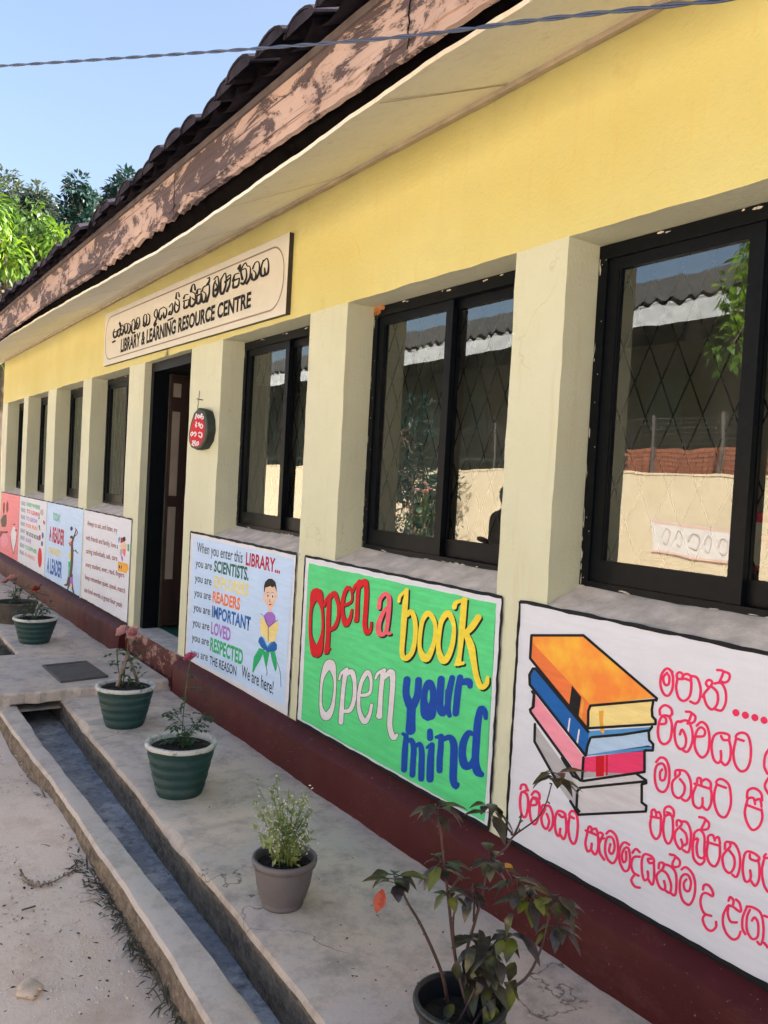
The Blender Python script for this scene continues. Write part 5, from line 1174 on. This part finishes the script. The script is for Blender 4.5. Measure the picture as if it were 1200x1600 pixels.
tree('mango_tree', 'sunlit bright green mango tree at the far end of the library', 'tree', (k.x, k.y, 0), 6, (0, 0, k.z-.5, 1.5, 1.6, 2.2), 7500, .25, 'mango', 'trees beyond the library', 3, .16, .6, .34, 46)
for i, (px, py, d, rx, rz, mt, lb) in enumerate(((35, 352, 34, 1.75, 1.9, 'treemid', 'greyish olive tree rising behind the bright mango tree'), (117, 385, 36, 1.2, 2.7, 'treedark', 'dark tree with a pointed crown, middle one above the eave'), (196, 342, 33, 1.25, 1.95, 'treedark', 'dark tree whose crown top touches the roof tiles'), (75, 440, 31, 2.4, 2.2, 'treedark', 'low dark bushy tree just behind the mango leaves'), (155, 352, 48, 1.6, 1.8, 'treemid', 'pale distant tree seen in the gap between the dark crowns'))):
    k = dp(px, py, d); tree('tree', lb, 'tree', (k.x, k.y, 0), 8, (0, 0, k.z, rx, rx, rz), 4600, .27, mt, 'trees beyond the library', 20+i, .2, .25, .5, 34)
k = dp(-8, 650, 20.5); tree('bush', 'leafy green bush behind the far corner of the wall', 'bush', (k.x-.4, k.y, 0), 3, (0, 0, 1.9, 1.1, 1.2, 1.6), 1800, .2, 'mango', None, 41, .08, .5, .35, 20)

# ------------------------------------------------------------------ across the yard, seen in the window glass
ow = empty('yard_wall', (-20, -13.35, 0), 'low cream yard wall across the way, mirrored in the windows', 'wall')
bm = B(); box(bm, -70, 6, -13.55, -13.35, -.2, 2.36); box(bm, -70, 6, -13.58, -13.32, 2.36, 2.41); obj('wall', bm, M['oppwall'], ow)
bm = B()
for i in range(40): x = -70+i*1.9; box(bm, x-.03, x+.03, -13.48, -13.42, 2.4, 3.75)
obj('post', bm, M['iron'], ow)
bm = B()
for i in range(11): tube(bm, [(-70, -13.44, 2.5+i*.115), (6, -13.44, 2.5+i*.115)], .004, 3)
for i in range(250): tube(bm, [(-30+i*.145, -13.44, 2.4), (-30+i*.145, -13.44, 3.7)], .003, 3)
obj('wire_mesh', bm, M['iron'], ow)
bs2 = empty('brick_stack', (-12.7, -14.3, 2.3), 'stack of red bricks behind the mesh fence, mirrored in the nearest window', 'bricks')
bm = B()
for i in range(16):
    for j in range(10): box(bm, -14.5+i*.24+.12*(j % 2), -14.5+i*.24+.225+.12*(j % 2), -14.45, -14.35, 2.0+j*.105, 2.095+j*.105)
obj('brick_courses', bm, M['brick'], bs2)
bm = B(); box(bm, -14.6, -10.5, -14.75, -14.45, -.1, 2.0); obj('brick_base', bm, M['brick'], bs2)
ob = empty('corrugated_roof_building', (-20, -18, 0), 'dark building with a corrugated roof across the yard, mirrored in the windows', 'building')
bm = B(); box(bm, -70, 4, -24, -18.2, -.2, 8.2); obj('wall', bm, M['oppbld'], ob)
bm = B()
xs_ = [-70+i*.07 for i in range(1060)]
cw = lambda x: .055*math.sin(x*2*math.pi/.42)
strip(bm, xs_, [lambda x: (-13.75, 6.55+cw(x)), lambda x: (-20, 9.05+cw(x))]); strip(bm, xs_, [lambda x: (-13.77, 6.52+cw(x)), lambda x: (-20, 9.02+cw(x))])
obj('roof', bm, M['asb'], ob)
bm = B(); strip(bm, xs_, [lambda x: (-13.70, 5.98), lambda x: (-13.70, 6.44+cw(x)), lambda x: (-13.72, 6.44+cw(x)), lambda x: (-13.72, 5.98)]); obj('eave_board', bm, M['whitewash'], ob)
bm = B()
for i in range(24): x = -68+i*3; box(bm, x, x+1.3, -18.19, -18.14, 3.9, 5.6)
obj('window', bm, M['pot_green'], ob)
bn = empty('banner', (-11.7, -13.3, .5), 'white and red banner hung on the yard wall, mirrored in the nearest window', 'banner')
bm = B(); face(bm, [(-12.75, -13.30, .62), (-10.55, -13.30, .52), (-10.6, -13.30, 1.23), (-12.78, -13.30, 1.32)]); obj('cloth', bm, M['banner'], bn)
bm = B()
for z0, h in ((1.25, .05), (.57, .05)):
    face(bm, [(-12.76, -13.294, z0), (-10.57, -13.294, z0-.08), (-10.57, -13.294, z0-.08+h), (-12.76, -13.294, z0+h)])
obj('red_band', bm, simple('faded pink band', (.72, .46, .40), .6, .1, 5, 0), bn)
bm = B()
for i in range(5): tube(bm, cr3([(-12.4+i*.36, -13.29, .95-.03*i), (-12.33+i*.36, -13.29, 1.14-.03*i), (-12.2+i*.36, -13.29, 1.05-.03*i), (-12.25+i*.36, -13.29, .80-.03*i), (-12.36+i*.36, -13.29, .84-.03*i)]), .016, 4)
obj('scribble', bm, simple('faded grey lettering', (.50, .44, .42), .6, .1, 5, 0), bn)
tree('yard_tree', 'small sunlit leafy tree in the yard, mirrored at the edge of the nearest window', 'tree', (-4.6, -6.6, 0), 5, (-.75, .75, 4.1, .62, .6, .95), 1500, .13, 'mango', None, 51, .06, .6, .45, 16)
bm = B()
for i, (y, z) in enumerate(((-11.2, 9.0), (-11.0, 8.55), (-10.8, 8.1))): tube(bm, [(-70, y, z), (6, y, z)], .02, 4)
tag(obj('power_lines', bm, M['whitewash']), 'three pale power lines above the yard, mirrored in the window tops', 'power line')

# first aid box on the inner sill of the nearest window
fb_ = empty('first_aid_box', at(1190, 890, .45), 'white first aid box with red crosses behind the nearest window pane', 'box')
p0 = at(1176, 888, .45)
bm = B(); box(bm, p0.x, p0.x+.34, .45, .62, p0.z, p0.z+.17); obj('box_body', bm, M['banner'], fb_)
bm = B(); box(bm, p0.x-.003, p0.x+.343, .447, .623, p0.z+.165, p0.z+.20); box(bm, p0.x-.003, p0.x+.343, .447, .623, p0.z-.012, p0.z+.012); obj('lid', bm, M['p_hotpink'], fb_)
bm = B()
for q in (.06, .16, .26):
    box(bm, p0.x+q-.012, p0.x+q+.012, .444, .4495, p0.z+.075, p0.z+.145); box(bm, p0.x+q-.034, p0.x+q+.034, .4435, .4490, p0.z+.098, p0.z+.122)
obj('red_cross', bm, M['p_red'], fb_)
st_ = empty('shelf', (-1.6, .6, ZP), 'low dark shelf standing inside under the nearest window', 'shelf')
bm = B(); box(bm, -2.2, -.6, .40, .75, p0.z-.045, p0.z-.014); obj('shelf_top', bm, M['door'], st_)
for x in (-2.18, -.66):
    bm = B(); box(bm, x, x+.04, .42, .73, ZP+.005, p0.z-.045); obj('side_panel', bm, M['door'], st_)
# a person crossing the yard, mirrored in the right pane of the second window
v_ = at(789, 800, 3.7); hx, hy = v_.x, .40-3.7; zh = at(785, 766, 3.7).z-.10
pr = empty('person', (hx, hy, -.04), 'person in dark clothes with one arm raised, mirrored in the second window', 'person')
H = zh+.12+.04; g0 = -.04
def skin(name, verts, edges, rad, mat, parent):
    me = bpy.data.meshes.new(name); me.from_pydata([Vector(v)+Vector((hx, hy, g0)) for v in verts], edges, []); o = bpy.data.objects.new(name, me); COL.objects.link(o)
    o.modifiers.new('s', 'SKIN'); sv = me.skin_vertices[0].data
    for i, r in enumerate(rad): sv[i].radius = r if isinstance(r, tuple) else (r, r)
    sv[0].use_root = True
    sb = o.modifiers.new('d', 'SUBSURF'); sb.levels = 2; sb.render_levels = 2
    bpy.context.view_layer.update(); m2_ = bpy.data.meshes.new_from_object(o.evaluated_get(bpy.context.evaluated_depsgraph_get()))
    o.modifiers.clear(); o.data = m2_; m2_.materials.clear(); m2_.materials.append(mat)
    for f in m2_.polygons: f.use_smooth = True
    o.parent = parent; o.matrix_parent_inverse = Matrix.Translation(-root_loc(parent)); return o
k = H/1.65
V6 = [(0,0,.92),(0,0,1.08),(0,0,1.28),(0,0,1.40),(0,.01,1.47),(0,.02,1.56),(0,.01,1.62),(.17,0,1.36),(.20,.06,1.12),(.18,.22,1.02),(-.17,0,1.36),(-.23,-.02,1.10),(-.16,.22,1.16),(.09,0,.86),(.10,.02,.48),(.10,-.02,.08),(.10,.12,.04),(-.09,0,.86),(-.10,.04,.48),(-.10,-.02,.08),(-.10,.12,.04)]
E6 = [(0,1),(1,2),(2,3),(3,4),(4,5),(5,6),(3,7),(7,8),(8,9),(3,10),(10,11),(11,12),(0,13),(13,14),(14,15),(15,16),(0,17),(17,18),(18,19),(19,20)]
R6 = [(.15,.10),(.13,.09),(.16,.10),(.11,.08),.055,.088,.07,(.055),.04,.03,.055,.04,.03,.09,.06,.042,.035,.09,.06,.042,.035]
skin('body', [tuple(c_*k for c_ in v) for v in V6], E6, [tuple(q*k for q in r) if isinstance(r, tuple) else r*k for r in R6], simple('dark cloth', (.02, .022, .026), .9, .2, 10, .1), pr)
bm = B(); bmesh.ops.create_icosphere(bm, subdivisions=2, radius=1)
for v in bm.verts: v.co = Vector((hx+v.co.x*.098*k, hy-.02*k+v.co.y*.105*k, g0+1.60*k+v.co.z*.095*k))
obj('hair', bm, simple('black hair', (.008, .007, .007), .7, .2, 30, 0), pr, smooth=True)
k = at(640, 800, 8.2)
tree('yard_shrub', 'dark shrub in front of the yard wall, mirrored in the second window', 'shrub', (k.x, -7.9, 0), 3, (0, 0, 1.35, .95, .9, 1.1), 2600, .12, 'treedark', None, 61, .07, .2, .5, 22)
k = at(610, 720, 10.2)
tree('yard_tree', 'broad dark tree standing by the yard wall, mirrored in the second window', 'tree', (k.x, -9.9, 0), 5, (0, 0, 2.9, 1.5, 1.4, 1.4), 3600, .16, 'treedark', None, 62, .12, .3, .5, 26)

rnd = random.Random(77); q = at(661, 762, 7.4); fl = empty('flowering_plant', (q.x, -7.05, 0), 'tall plant with pink flowers in the yard, mirrored in the second window', 'plant')
bm = B(); P_ = [Vector((q.x+rnd.uniform(-.12, .12), -7.05+rnd.uniform(-.1, .1), q.z+rnd.uniform(-.12, .10))) for i in range(9)]
for p in P_: tube(bm, cr3([Vector((q.x, -7.05, 0)), Vector((q.x, -7.05, q.z*.6)), p]), .008, 4)
obj('stem', bm, M['stem_green'], fl)
bm = B()
for i in range(260): leaf(bm, Vector((q.x+rnd.gauss(0, .16), -7.05+rnd.gauss(0, .16), rnd.uniform(.2, q.z-.1))), rv(rnd, -.2), Vector((0, 0, 1)), .13, .06, 0, .2, .3, 3)
obj('foliage', bm, M['rose_leaf'], fl)
for p in P_:
    bm = B(); flower(bm, p, .085, rnd); obj('flower', bm, M['pink_petal'], fl)
